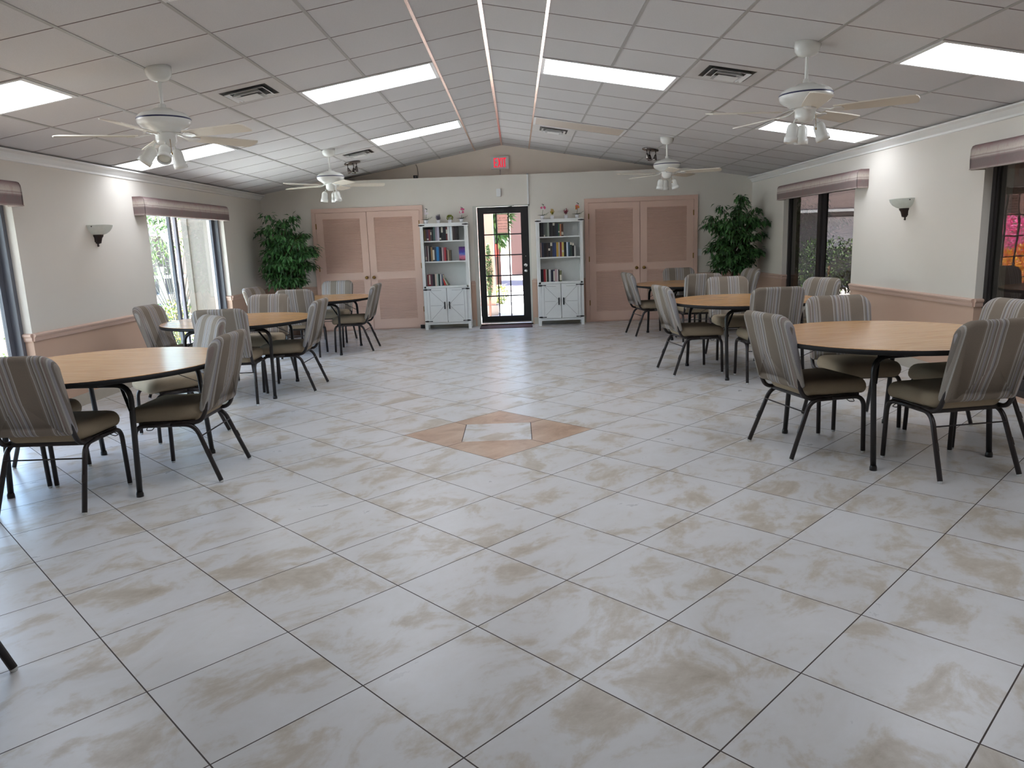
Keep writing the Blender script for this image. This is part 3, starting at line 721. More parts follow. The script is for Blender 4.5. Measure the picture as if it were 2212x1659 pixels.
shelf_books(.392, 1.472, R1, rc, 'top', 'books on the top shelf of the right bookcase')
shelf_books(.396, 1.137, R2, rc, 'middle', 'books on the middle shelf of the right bookcase')
shelf_books(.392, .728, R3, rc, 'bottom', 'books on the bottom shelf of the right bookcase')
# book standing face out
def facebook():
    m = mat('purple_pink_cover', rgb(80, 40, 110), 0.4); n = NT(m); t = m.node_tree
    tc = t.nodes.new('ShaderNodeTexCoord'); sp = t.nodes.new('ShaderNodeSeparateXYZ'); t.links.new(tc.outputs['Object'], sp.inputs[0])
    f = n.m('DIVIDE', sp.outputs[2], .23); nz = n.noise(tc.outputs['Object'], 26, 3)
    f = n.m('ADD', f, n.m('MULTIPLY', n.m('SUBTRACT', nz, .5), .35))
    t.links.new(n.ramp(f, [(0.0, rgb(70, 34, 60)), (.12, rgb(190, 100, 120)), (.3, rgb(206, 120, 150)), (.45, rgb(96, 120, 190)), (.6, rgb(60, 60, 150)), (.8, rgb(86, 40, 120)), (1, rgb(50, 30, 70))]), t.nodes['Principled BSDF'].inputs['Base Color'])
    b = MB(); b.box(-.055, .055, 0, .004, 0, .225, 0); b.box(-.055, .055, .026, .03, 0, .225, 0); b.box(-.055, -.051, .004, .026, 0, .225, 0); b.box(-.051, .053, .004, .026, .003, .222, 1)
    o = b.build('book', [m, M['pages']], None, (-.905, 12.41, 1.137))
    tag(o, 'purple and pink book standing face out on the middle shelf of the left bookcase', 'book', 'books on the middle shelf of the left bookcase')
facebook()

# ---------------------------------------------------------------- small plants on the bookcases
def leafquad(b, base, d, up, L, W, mi=0, droop=0.25):
    d = Vector(d).normalized(); up = Vector(up); s = d.cross(up)
    if s.length < 1e-3: s = d.cross(Vector((0, 1, 0)))
    s.normalize(); nrm = s.cross(d).normalized(); base = Vector(base)
    p0 = base; p1 = base + d * L * .45 - nrm * L * droop * .25; p2 = base + d * L - nrm * L * droop
    l = p1 + s * W / 2 + nrm * W * .18; r = p1 - s * W / 2 + nrm * W * .18
    b.add([p0, r, p2, p1, l], [(0, 1, 3), (1, 2, 3), (3, 2, 4), (0, 3, 4)], mi)
def small_pot(t, sq=True):
    b = MB()
    if sq: b.prism(rrect(.056, .056, .008), 0, .05); b.prism(rrect(.062, .062, .008), .042, .052)
    else: b.lathe([(0, 0), (.022, 0), (.032, .03), (.034, .058), (.030, .06), (.028, .05), (0, .05)], seg=18)
    b.build('pot', M['ceramic'], t)
def blob_flower(b, c, r, rnd, mi=0, n=5):
    c = Vector(c); ax = Vector((rnd.uniform(-.4, .4), -1, rnd.uniform(-.3, .4))).normalized(); u = ax.orthogonal().normalized(); v = ax.cross(u)
    for k in range(n):
        a = 2 * PI * k / n; d = u * math.cos(a) + v * math.sin(a)
        leafquad(b, c, d, ax, r, r * .9, mi, -.15)
def orchid(x, label, col, col2, seed, lean):
    rnd = random.Random(seed); t = thing('potted_orchid', label, 'orchid', (x, 12.50, 1.755), 0, 'small potted plants on the bookcases'); small_pot(t, False)
    b = MB()
    for a in (0.3, 1.3, 2.5, 3.4, 4.6, 5.6): leafquad(b, (0, 0, .055), (math.cos(a), math.sin(a), .55), (0, 0, 1), .09, .035, 0, .35)
    b.build('leaves', flat('orchid_leaf', 34, 50, 36), t)
    b = MB(); pts = [(0, 0, .05), (lean * .2, 0, .12), (lean * .6, -.005, .19), (lean * .75, -.01, .225), (lean * .4, -.012, .245)]
    b.tube(pts, .003, 6); pts2 = [(0, 0, .05), (.03, 0, .075), (.07, 0, .085), (.10, -.01, .10)]
    b.tube(pts2, .0022, 6)
    for q in pts2[1:]:
        for s in (-1, 1): leafquad(b, q, (.4, s * .6, .6), (0, 0, 1), .022, .012)
    b.build('stem', M['stem'], t)
    b = MB()
    for k in range(6):
        f = .35 + .1 * k; p = Vector(pts[1]).lerp(Vector(pts[3]), f)
        blob_flower(b, p + Vector((rnd.uniform(-.03, .03), -.015, rnd.uniform(-.02, .02))), .024, rnd, 0 if k % 3 else 1)
    b.build('blossoms', [col, col2], t)
    b = MB(); 
    for k in range(3): b.lathe([(0, -.008), (.007, 0), (0, .01)], Vector(pts[4]) + Vector((-.01 + .012 * k, 0, -.006 * k)), 8)
    b.build('bud', flat('dark_bud', 52, 56, 50), t)
def tuft(x, label, m1, m2, seed, kind):
    rnd = random.Random(seed); t = thing('potted_plant', label, 'potted plant', (x, 12.50, 1.755), 0, 'small potted plants on the bookcases'); small_pot(t)
    b = MB()
    if kind == 'spike':
        for k in range(70):
            a = rnd.uniform(0, 2 * PI); r = rnd.uniform(0, .03); h = rnd.uniform(.06, .12)
            base = Vector((r * math.cos(a), r * math.sin(a), .045)); d = Vector((r * .9 * math.cos(a) / .03 * .35, r * .9 * math.sin(a) / .03 * .35, 1))
            leafquad(b, base, d, (math.cos(a), math.sin(a), .2), h, .012, 0 if rnd.random() < .8 else 1, .05)
    elif kind == 'ball':
        for k in range(260):
            v = Vector((rnd.gauss(0, 1), rnd.gauss(0, 1), rnd.gauss(0, 1))).normalized(); p = Vector((0, 0, .085)) + Vector((v.x * .042, v.y * .042, v.z * .036))
            leafquad(b, p, v + Vector((rnd.uniform(-.6, .6), rnd.uniform(-.6, .6), .2)), v, .02, .012, 0 if rnd.random() < .75 else 1, .1)
    else:
        for k in range(90):
            a = rnd.uniform(0, 2 * PI); s = rnd.uniform(.1, .55); h = rnd.uniform(.06, .115)
            d = Vector((s * math.cos(a), s * math.sin(a), 1)).normalized(); base = Vector((0, 0, .045)) + d * h * rnd.uniform(.3, 1)
            top = base.z > .105
            leafquad(b, base, d + Vector((rnd.uniform(-.5, .5), rnd.uniform(-.5, .5), 0)), (math.cos(a), math.sin(a), .3), .024, .014, 1 if top or rnd.random() < .2 else 0, .1)
    b.build('foliage', [m1, m2], t)
PW, PP, PR, PY, PO = flat('white_petal', 226, 216, 218), flat('pink_petal', 214, 96, 136), flat('red_petal', 158, 50, 70), flat('yellow_petal', 200, 160, 52), flat('orange_petal', 214, 142, 66)
orchid(-1.487, 'white orchid in a white pot at the left end of the left bookcase top', PW, PW, 1, .03)
tuft(-1.283, 'grey purple lavender in a white pot on the left bookcase', flat('lavender', 112, 104, 122), flat('lavender_dark', 84, 78, 96), 2, 'spike')
tuft(-1.09, 'round lime green topiary ball in a white pot on the left bookcase', flat('lime_leaf', 140, 150, 40), flat('lime_leaf_dark', 92, 110, 30), 3, 'ball')
orchid(-.90, 'pink and white orchid at the right end of the left bookcase top', PP, PW, 4, .035)
orchid(.445, 'pink and white orchid at the left end of the right bookcase top', PP, PW, 5, .03)
tuft(.608, 'yellow flowering plant in a white pot on the right bookcase', flat('yellow_green_leaf', 112, 116, 40), PY, 6, 'bush')
tuft(.836, 'dark red flowering plant in a white pot on the right bookcase', flat('crimson_leaf', 122, 50, 66), PR, 7, 'bush')
orchid(1.02, 'orange and pink orchid at the right end of the right bookcase top', PO, PP, 8, .03)

# ---------------------------------------------------------------- things on the back wall
t = thing('exit_sign', 'white box exit sign with red letters under the ceiling ridge', 'exit sign', (-.235, YB + .40, 2.745))
b = MB(); b.prism(rrect(.30, .205, .008), -.05, 0, lambda a, z, y: (a, y, z)); b.build('housing', M['plastic'], t)
b = MB()
def strokes(b, x, segs, w=.0115, y0=-.0535, y1=-.0495):
    for (a, c, d, e) in segs: b.bar((x + a, (y0 + y1) / 2, c), (x + d, (y0 + y1) / 2, e), .004, w, up=(-(e - c), 0, d - a))
h2 = .0765; lw = .0155
strokes(b, -.094, [(.0, -h2, .0, h2), (0, h2 - .009, .045, h2 - .009), (0, 0, .04, 0), (0, -h2 + .009, .045, -h2 + .009)], lw)
strokes(b, -.030, [(0, -h2, .048, h2), (0, h2, .048, -h2)], lw)
strokes(b, .042, [(0, -h2, 0, h2)], lw)
strokes(b, .083, [(0, -h2, 0, h2), (-.026, h2 - .009, .026, h2 - .009)], lw)
b.build('lettering', M['red_led'], t)
b = MB(); b.tube(fillet([(0, 0, 0), (.002, -.004, -.05), (-.006, -.006, -.12)], .02), .003, 6); b.lathe([(0, -.008), (.008, 0), (0, .008)], (.0, -.004, -.025), 10)
tag(b.build('hanging_wire', M['blackiron'], None, (-.235, YB + .395, 2.64)), 'short dark wire hanging below the exit sign', 'wire')
t = thing('door_chime', 'small white door chime box on the wall above the glass door', 'chime', (-.27, YB, 2.225))
b = MB(); b.prism(rrect(.072, .125, .008), -.035, 0, lambda a, z, y: (a, y, z)); b.build('cover', M['plastic'], t)
b = MB(); b.box(-.024, .024, -.037, -.035, -.045, .045); b.build('grille', M['metalwhite'], t)
b = MB(); b.box(-.013, .013, -.02, 0, 2.02, 2.515); b.box(-.013, .013, -.02, .03, 2.50, 2.52)
tag(b.build('cable_raceway', M['plastic'], None, (.222, YB, 0)), 'white vertical cable raceway above the right corner of the glass door', 'raceway')
t = thing('light_switch', 'white light switch on the back wall beside the right ficus tree', 'light switch', (3.10, YB, 1.115))
b = MB(); b.prism(rrect(.072, .115, .006), -.006, 0, lambda a, z, y: (a, y, z)); b.build('plate', M['plastic'], t)
b = MB(); b.box(-.012, .012, -.011, -.006, -.022, .022); b.build('rocker', M['plastic'], t)
t = thing('ledge_speaker', 'small black box on the wall ledge left of the exit sign', 'box', (-1.65, YB + .03, 2.51))
b = MB(); b.prism(rrect(.07, .035, .01), 0, .05); b.build('body', M['blackiron'], t); b = MB(); b.lathe([(0, 0), (.012, 0), (.012, .006), (0, .006)], (0, -.018, .025), 14, 0, (0, -1, 0)); b.build('lens', M['nickel'], t)
b = MB(); b.tube(fillet([(-1.68, YB + .395, 2.775), (-1.655, YB + .39, 2.72), (-1.645, YB + .39, 2.62), (-1.66, YB + .38, 2.515)], .06), .004, 6)
tag(b.build('loose_cable', flat('grey_cable', 120, 110, 104), None), 'thin grey loose cable down the gable wall above the black box', 'cable')

# ---------------------------------------------------------------- ceiling lights and vents
def slab(b, k0, k1, y0, y1, d0, d1, inset=0.0, mi=0):
    """slab lying on the ceiling slope between columns k0..k1; d0,d1 depth below the ceiling"""
    sg = -1 if k0 < 0 else 1
    L0 = DL + (abs(k0) - 1) * S + inset; L1 = DL + (abs(k1) - 1) * S - inset
    if isinstance(k1, float): pass
    n = Vector((-sg * SA, 0, -CA))
    P = lambda L, y, d: Vector((XRID + sg * L * CA, y, ZRID - L * SA)) + n * d
    v = [P(L, y, d) for d in (d0, d1) for (L, y) in ((L0, y0 + inset), (L1, y0 + inset), (L1, y1 - inset), (L0, y1 - inset))]
    b.add(v, [(0, 3, 2, 1), (4, 5, 6, 7), (0, 1, 5, 4), (1, 2, 6, 5), (2, 3, 7, 6), (3, 0, 4, 7)], mi)
def ceiling_light(k0, k1, m, label, lit=True):
    sg = -1 if k0 < 0 else 1
    y0, y1 = 4.8834 + m * S + .004, 4.8834 + (m + 1) * S - .004
    kk1 = k1 if abs(k1) < 7 else sg * (7 - .09)
    t = thing('ceiling_light', label, 'ceiling light', (0, 0, 0), 0, 'fluorescent troffers in the ceiling')
    b = MB()
    L0 = DL + (abs(k0) - 1) * S; L1 = DL + (abs(kk1) - 1) * S
    for args in ((0, .022), ):
        for (ka, kb, ya, yb) in ((L0 + .012, L0 + .042, y0, y1), (L1 - .042, L1 - .012, y0, y1), (L0 + .042, L1 - .042, y0, y0 + .025), (L0 + .042, L1 - .042, y1 - .025, y1)):
            n = Vector((-sg * SA, 0, -CA)); P = lambda L, y, d: Vector((XRID + sg * L * CA, y, ZRID - L * SA)) + n * d
            v = [P(L, y, d) for d in (.0005, .010) for (L, y) in ((ka, ya), (kb, ya), (kb, yb), (ka, yb))]
            b.add(v, [(0, 3, 2, 1), (4, 5, 6, 7), (0, 1, 5, 4), (1, 2, 6, 5), (2, 3, 7, 6), (3, 0, 4, 7)])
    b.build('frame', M['metalwhite'], t)
    b = MB(); n = Vector((-sg * SA, 0, -CA)); P = lambda L, y, d: Vector((XRID + sg * L * CA, y, ZRID - L * SA)) + n * d
    v = [P(L, y, d) for d in (.001, .006) for (L, y) in ((L0 + .042, y0 + .025), (L1 - .042, y0 + .025), (L1 - .042, y1 - .025), (L0 + .042, y1 - .025))]
    b.add(v, [(0, 3, 2, 1), (4, 5, 6, 7), (0, 1, 5, 4), (1, 2, 6, 5), (2, 3, 7, 6), (3, 0, 4, 7)])
    b.build('diffuser', M['panel'] if lit else M['offpanel'], t)
    return t
ceiling_light(-5, -7, 0, 'lit ceiling light panel cut off by the left edge of the photo')
ceiling_light(5, 7, 0, 'lit ceiling light panel cut off by the right edge of the photo')
ceiling_light(-1, -3, 3, 'lit ceiling light panel just left of the ridge, nearer of two')
ceiling_light(1, 3, 3, 'lit ceiling light panel just right of the ridge')
ceiling_light(-5, -7, 5, 'lit ceiling light panel behind the near left ceiling fan')
ceiling_light(5, 7, 5, 'lit ceiling light panel behind the near right ceiling fan')
ceiling_light(-1, -3, 8, 'narrow looking lit ceiling light panel left of the ridge, farther of two')
ceiling_light(1, 3, 8, 'unlit beige ceiling light panel right of the ridge', False)
# the same fixtures go on over the camera's end of the room
ceiling_light(-1, -3, -2, 'lit ceiling light panel above and left of the camera')
ceiling_light(1, 3, -2, 'lit ceiling light panel above and right of the camera')
ceiling_light(-5, -7, -5, 'lit ceiling light panel near the left wall behind the camera')
ceiling_light(5, 7, -5, 'lit ceiling light panel near the right wall behind the camera')

def vent(k0, m, label, small=False):
    sg = -1 if k0 < 0 else 1
    y0 = 4.8834 + m * S; L0 = DL + (abs(k0) - 1) * S; L1 = L0 + S
    cL, cy = (L0 + L1) / 2, y0 + S / 2
    t = thing('ceiling_vent', label, 'air vent', (0, 0, 0), 0, 'square air diffusers in the ceiling')
    n = Vector((-sg * SA, 0, -CA)); P = lambda L, y, d: Vector((XRID + sg * (cL + L) * CA, cy + y, ZRID - (cL + L) * SA)) + n * d
    def ring(b, r0, d0, r1, d1):
        v = [P(sx * r0, sy * r0, d0) for sx, sy in ((-1, -1), (1, -1), (1, 1), (-1, 1))] + [P(sx * r1, sy * r1, d1) for sx, sy in ((-1, -1), (1, -1), (1, 1), (-1, 1))]
        b.add(v, [(i, (i + 1) % 4, 4 + (i + 1) % 4, 4 + i) for i in range(4)])
    b = MB(); r = .292
    ring(b, r, .0005, r, .004); ring(b, r, .004, r - .02, .006); ring(b, r - .02, .006, r - .10, .0045); ring(b, r - .10, .0045, r - .10, .001); b.build('flange', M['ventgrey'], t)
    b = MB(); v = [P(sx * .195, sy * .195, .0015) for sx, sy in ((-1, -1), (1, -1), (1, 1), (-1, 1))]; b.add(v, [(0, 1, 2, 3)]); b.build('duct_opening', M['black'], t)
    for rr, dd in ((.165, .022), (.115, .034)):
        b = MB(); ring(b, rr, dd, rr - .022, .006); ring(b, rr - .022, .006, rr - .026, .006); ring(b, rr - .026, .006, rr - .004, dd + .001); ring(b, rr - .004, dd + .001, rr, dd); b.build('cone', M['metalwhite'], t)
    b = MB(); v = [P(sx * .082, sy * .082, d) for d in (.038, .041) for sx, sy in ((-1, -1), (1, -1), (1, 1), (-1, 1))]
    b.add(v, [(0, 3, 2, 1), (4, 5, 6, 7), (0, 1, 5, 4), (1, 2, 6, 5), (2, 3, 7, 6), (3, 0, 4, 7)]); b.build('centre_plate', M['metalwhite'], t)
vent(-3, 2, 'square white air vent beside the near left ceiling fan')
vent(3, 2, 'square white air vent beside the near right ceiling fan')
vent(-3, 9, 'square white air vent beside the far left ceiling fan')
vent(1, 9, 'square white air vent right of the ridge beside the unlit panel')

# ---------------------------------------------------------------- ceiling fans
def make_fan(x, y, base_deg, label, cans):
    zt = zc(x); t = thing('ceiling_fan', label, 'ceiling fan', (x, y, zt), 0, 'white ceiling fans with spotlights')
    Z = lambda z: z - zt
    b = MB(); b.lathe([(0, .012), (.086, .012), (.086, -.022), (.080, -.05), (.062, -.075), (.030, -.088), (.0, -.088)], seg=28); b.build('canopy', M['fanwhite'], t)
    b = MB(); b.lathe([(.012, -.08), (.012, Z(2.42))], seg=12); b.lathe([(.012, Z(2.43)), (.022, Z(2.425)), (.022, Z(2.40)), (.03, Z(2.395))], seg=16); b.build('downrod', M['fanwhite'], t)
    b = MB(); b.lathe([(0.02, Z(2.402)), (.055, Z(2.398)), (.075, Z(2.385)), (.135, Z(2.368)), (.165, Z(2.348)), (.176, Z(2.325)), (.170, Z(2.297)), (.150, Z(2.277)), (.118, Z(2.262)), (.116, Z(2.255)), (.100, Z(2.250)), (.098, Z(2.243)), (.08, Z(2.238)), (0, Z(2.238))], seg=40)
    body = b.build('motor_housing', M['fanwhite'], t)
    b = MB(); b.lathe([(.1745, Z(2.332)), (.1775, Z(2.328)), (.1755, Z(2.322))], seg=40); b.build('pinstripe', M['navy'], body)
    for k in range(5):
        a = math.radians(base_deg + 72 * k); ca, sa = math.cos(a), math.sin(a)
        fn = lambda r, w, z: (ca * r - sa * w, sa * r + ca * w, Z(2.218) + z - w * .20)
        b = MB(); L0, L1 = .185, .675; out = []
        for i in range(9):
            u = i / 8; r = L0 + (L1 - L0) * u; out.append((r, .052 + .016 * math.sin(u * 1.7)))
        tip = [(L1 + .012, .05), (L1 + .018, .02), (L1 + .018, -.02), (L1 + .012, -.05)]
        poly = out + tip + [(r, -w) for r, w in reversed(out)]
        b.prism(poly, -.0035, .0035, fn); bl = b.build('blade', M['blade'], t)
        b = MB(); iron = [(.085, .016), (.13, .012), (.165, .024), (.20, .04), (.235, .036), (.25, .0), (.235, -.036), (.20, -.04), (.165, -.024), (.13, -.012), (.085, -.016)]
        b.prism(iron, -.0095, -.0038, lambda r, w, z: (ca * r - sa * w, sa * r + ca * w, Z(2.218) + z - w * .20 * min(1, max(0, (r - .1) * 9)) + max(0, .165 - r) * .28)); b.build('blade_iron', M['fanwhite'], bl)
    b = MB(); b.lathe([(0, Z(2.24)), (.074, Z(2.24)), (.074, Z(2.228)), (.068, Z(2.222)), (.068, Z(2.185)), (.06, Z(2.168)), (.042, Z(2.150)), (.0, Z(2.148))], seg=28); b.build('light_kit', M['fanwhite'], t)
    for (az, tilt, reach) in cans:
        a = math.radians(az); o = Vector((math.cos(a), math.sin(a), 0)); ti = math.radians(tilt)
        p = o * reach + Vector((0, 0, Z(2.135))); d = (Vector((0, 0, -1)) * math.cos(ti) + o * math.sin(ti)).normalized()
        b = MB(); b.tube(fillet([o * .05 + Vector((0, 0, Z(2.165))), o * (reach - .012) + Vector((0, 0, Z(2.168))), p + Vector((0, 0, .0))], .015), .0055, 8)
        b.lathe([(0, -.006), (.018, -.004), (.032, .008), (.038, .024), (.040, .085), (.046, .088), (.047, .125), (.043, .125), (.040, .095), (.0, .09)], p, 22, 0, d)
        sp = b.build('spot_shade', M['fanwhite'], t)
        b = MB(); b.lathe([(0, .088), (.036, .092), (.038, .112), (.030, .118), (0, .119)], p, 18, 0, d); b.build('bulb', M['frost'], sp)
    b = MB(); b.tube([(.05, -.055, Z(2.19)), (.055, -.06, Z(2.10))], .0018, 5); b.lathe([(0, -.01), (.005, -.006), (.005, .006), (0, .01)], (.055, -.06, Z(2.095)), 8); b.build('pull_chain', M['brassknob'], t)
    return t
make_fan(-2.395, 5.30, -20, 'white ceiling fan with spotlights above the near left table', [(200, 38, .085), (285, 42, .085), (75, 15, .085)])
make_fan(2.02, 5.34, -31, 'white ceiling fan with spotlights nearest the camera on the right', [(190, 8, .085), (335, 18, .085), (82, 5, .085)])
make_fan(-2.385, 9.88, 15, 'white ceiling fan beside the vent at the far left', [(195, 8, .085), (330, 10, .085), (82, 5, .085)])
make_fan(2.00, 9.98, -22, 'white ceiling fan below the round track light at the far right', [(195, 8, .085), (345, 14, .085), (90, 5, .085)])

# round three-head spot fixtures near the gable
def spot_fixture(x, y, label):
    zt = zc(x); t = thing('ceiling_spotlight', label, 'spotlight', (x, y, zt), 0, 'round ceiling spotlights at the far end')
    sg = -1 if x < XRID else 1; ax = Vector((-sg * SA, 0, -CA))
    b = MB(); b.lathe([(0, .0), (.118, .0), (.122, .008), (.118, .022), (.09, .028), (0, .03)], (0, 0, 0), 32, 0, ax); b.build('base_plate', M['nickel'], t)
    for az, ti in ((215, 22), (335, 10), (90, 12)):
        a = math.radians(az); o = Vector((math.cos(a), math.sin(a), 0)); p = o * .075 + Vector((0, 0, -.03 - (sg * o.x * .075 * SLOPE)))
        q = p + Vector((0, 0, -.045)); d = Vector((0, 0, -1)) * math.cos(math.radians(ti)) + o * -math.sin(math.radians(ti))
        b = MB(); b.tube([p, q], .006, 8); b.lathe([(0, -.005), (.012, 0), (.018, .02), (.030, .06), (.032, .078), (.027, .078), (.024, .06), (0, .05)], q, 16, 0, d); h = b.build('spot_head', M['nickel'], t)
        b = MB(); b.lathe([(0, .055), (.022, .058), (.024, .070), (0, .074)], q, 14, 0, d); b.build('bulb', M['frost'], h)
spot_fixture(-2.40, 11.35, 'chrome round spotlight fixture beyond the far left ceiling fan')
spot_fixture(2.00, 11.17, 'chrome round spotlight fixture beyond the far right ceiling fan')

# wall sconces
def sconce(x, s, y, z, label):
    t = thing('wall_sconce', label, 'sconce', (x, y, z), 0, 'half bowl wall sconces')
    a0, a1 = (-PI / 2, PI / 2) if s > 0 else (PI / 2, 3 * PI / 2)
    b = MB(); prof = [(.055, .0), (.09, .012), (.125, .035), (.15, .068), (.158, .092), (.162, .098), (.156, .098), (.150, .09), (.142, .066), (.118, .038), (.05, .008)]
    b.lathe(prof, (0, 0, 0), 24, 0, None, True, a0, a1)
    bowl = b.build('glass_bowl', M['frost'], t)
    for sy in (-1, 1):
        b = MB(); b.lathe([(0, 0), (.006, 0), (.005, .004), (0, .005)], (s * .045, sy * .152, .082), 10, 0, (0, sy, 0)); b.build('screw', M['bronze'], bowl)
    b = MB(); b.lathe([(.0, .004), (.064, .004), (.062, -.012), (.048, -.03), (.040, -.06), (.034, -.082), (.012, -.088), (.010, -.096), (.014, -.104), (.012, -.114), (0, -.118)], (0, 0, 0), 22, 0, None, True, a0, a1)
    b.build('bracket', M['bronze'], t)
    b = MB(); b.box(0, s * .012, -.05, .05, -.07, .075); b.build('back_plate', M['bronze'], t)
sconce(XL, 1, 7.63, 1.635, 'half bowl glass wall sconce on the left wall')
sconce(XR, -1, 7.70, 1.595, 'half bowl glass wall sconce on the right wall')

# ---------------------------------------------------------------- round folding tables
def make_table():
    t = thing('round_table', '', 'table', (0, 0, 0), 0, 'round folding tables')
    R, H = .736, .742
    b = MB(); b.lathe([(0, H), (R - .004, H), (R, H - .002), (R, H - .004), (0, H - .004)], seg=96, smooth=False); b.build('tabletop', M['oak'], t)
    b = MB(); b.lathe([(R - .006, H - .0035), (R + .002, H - .0035), (R + .003, H - .024), (R, H - .032), (R - .01, H - .034), (0, H - .034)], seg=96); b.build('edge_band', M['edge'], t)
    b = MB(); b.lathe([(R - .13, H - .034), (R - .13, H - .052), (R - .15, H - .052), (R - .15, H - .034)], seg=64); b.build('apron', M['edge'], t)
    for sy in (-1, 1):
        yb, yf = sy * .40, sy * .455
        for sx in (-1, 1):
            b = MB(); pts = fillet([(sx * .20, yb, .672), (sx * .405, yb, .672), (sx * .41, yf, 0.02)], .11, 6)
            b.tube(pts, .0165, 12); b.lathe([(0, 0), (.021, 0), (.021, .018), (.0175, .03)], (sx * .41, yf + sy * .001, 0), 14)
            lg = b.build('leg', M['legblack'], t)
            b = MB(); b.bar((sx * .20, sy * .20, .69), (sx * .408, sy * .432, .52), .018, .004); b.build('brace', M['legblack'], lg)
        b = MB(); b.tube([(-.21, yb, .672), (.21, yb, .672)], .0165, 12); b.box(-.30, .30, yb - .03, yb + .03, .686, .709); b.build('cross_bar', M['legblack'], t)
    return t
tb = make_table()
tables = [(-2.68, 4.66, -4, 'round oak topped folding table nearest the camera on the left'),
          (-2.83, 7.41, 3, 'middle round oak topped folding table of the left row'),
          (-2.77, 10.24, -5, 'round oak topped folding table farthest away on the left, before the closet'),
          (2.37, 4.745, 13, 'round oak topped folding table nearest the camera on the right'),
          (2.325, 7.63, 12, 'middle round oak topped folding table of the right row'),
          (2.41, 10.60, 11, 'round oak topped folding table farthest away on the right, before the closet')]
for i, (x, y, a, lab) in enumerate(tables):
    if i == 0: tb.location = (x, y, 0); tb.rotation_euler = (0, 0, math.radians(a)); tb['label'] = lab
    else: dup(tb, (x, y, 0), math.radians(a), lab)

# ---------------------------------------------------------------- stacking chairs (face +x)
def make_chair():
    t = thing('banquet_chair', '', 'chair', (0, 0, 0), 0, 'striped stacking chairs')
    r = .0142
    # seat cushion with a rolled front
    b = MB(); W, D = .475, .455; xc = .07
    out = rrect(D, W, .075, 6)
    def fs(a, bb, c):
        x = a + xc; crown = .014 * max(0, 1 - (bb / .22) ** 2) * max(0, 1 - (a / .24) ** 2)
        roll = -.018 * max(0, (a - .12) / .11) ** 2
        w = 1.0 - .07 * (0.5 - a / D)
        return (x, bb * w, .438 + c + (crown if c > 0 else 0) + roll)
    pad(b, out, .098, fs, 0, .42, 4); b.build('seat', M['seat'], t)
    # back cushion
    b = MB(); BW, BH = .492, .474
    o2 = rrect(BW, BH, .082, 7, .03)
    def fb(a, h, c):
        z = .680 + h
        k = (z - .443) / .474
        wd = 1.0 if k > .28 else 1.0 - .055 * min(1, (.28 - k) / .08)
        curve = .045 * (a / .246) ** 2 * .6
        lean = -.214 - .100 * k - .034 * k * k
        lumbar = .012 * math.sin(PI * min(1, max(0, k))) if c > 0 else 0
        return (lean + c + curve + lumbar, a * wd, z)
    pad(b, [(p[0], p[1]) for p in o2], .072, fb, 0, .5, 4); b.build('backrest', M['stripe'], t)
    for sy in (-1, 1):
        b = MB(); pts = fillet([(.262, sy * .232, .012), (.250, sy * .228, .374), (.02, sy * .222, .374)], .075, 7); b.tube(pts, r, 10); fl = b.build('leg', M['legpaint'], t)
        b = MB(); b.lathe([(0, 0), (.011, 0), (.0135, .006), (.0125, .016)], (.262, sy * .232, 0), 12); b.build('foot_glide', M['glide'], fl)
        b = MB(); pts = fillet([(.02, sy * .222, .374), (-.125, sy * .222, .374), (-.262, sy * .248, .012)], .085, 7); b.tube(pts, r, 10)
        b.obox((-.197, sy * .2355, .19), (-.36, .07 * sy, -.93), (0, 1, 0), (.93, 0, -.36), .022, .006, .015); rl = b.build('leg', M['legpaint'], t)
        b = MB(); b.lathe([(0, 0), (.011, 0), (.0135, .006), (.0125, .016)], (-.262, sy * .248, 0), 12); b.build('foot_glide', M['glide'], rl)
    for sy in (-1, 1):
        b = MB(); b.tube(fillet([(-.05, sy * .218, .386), (-.168, sy * .218, .386), (-.208, sy * .218, .47), (-.228, sy * .216, .56)], .06, 6), .0138, 10)
        b.build('back_upright', M['legpaint'], t)
    b = MB(); b.box(-.12, .22, -.222, .222, .380, .392); b.box(-.12, -.095, -.225, .225, .366, .385); b.box(.19, .215, -.225, .225, .366, .385); b.build('seat_frame', M['legpaint'], t)
    b = MB(); b.tube([(-.165, -.228, .30), (-.165, .228, .30)], .0045, 8); b.build('stretcher', M['legpaint'], t)
    for sy in (-1, 1):
        b = MB(); b.tube(fillet([(.12, sy * .232, .366), (.125, sy * .26, .352), (.16, sy * .262, .352), (.165, sy * .232, .366)], .012, 4), .0028, 6); b.build('ganging_hook', M['legpaint'], t)
    return t
ch = make_chair()
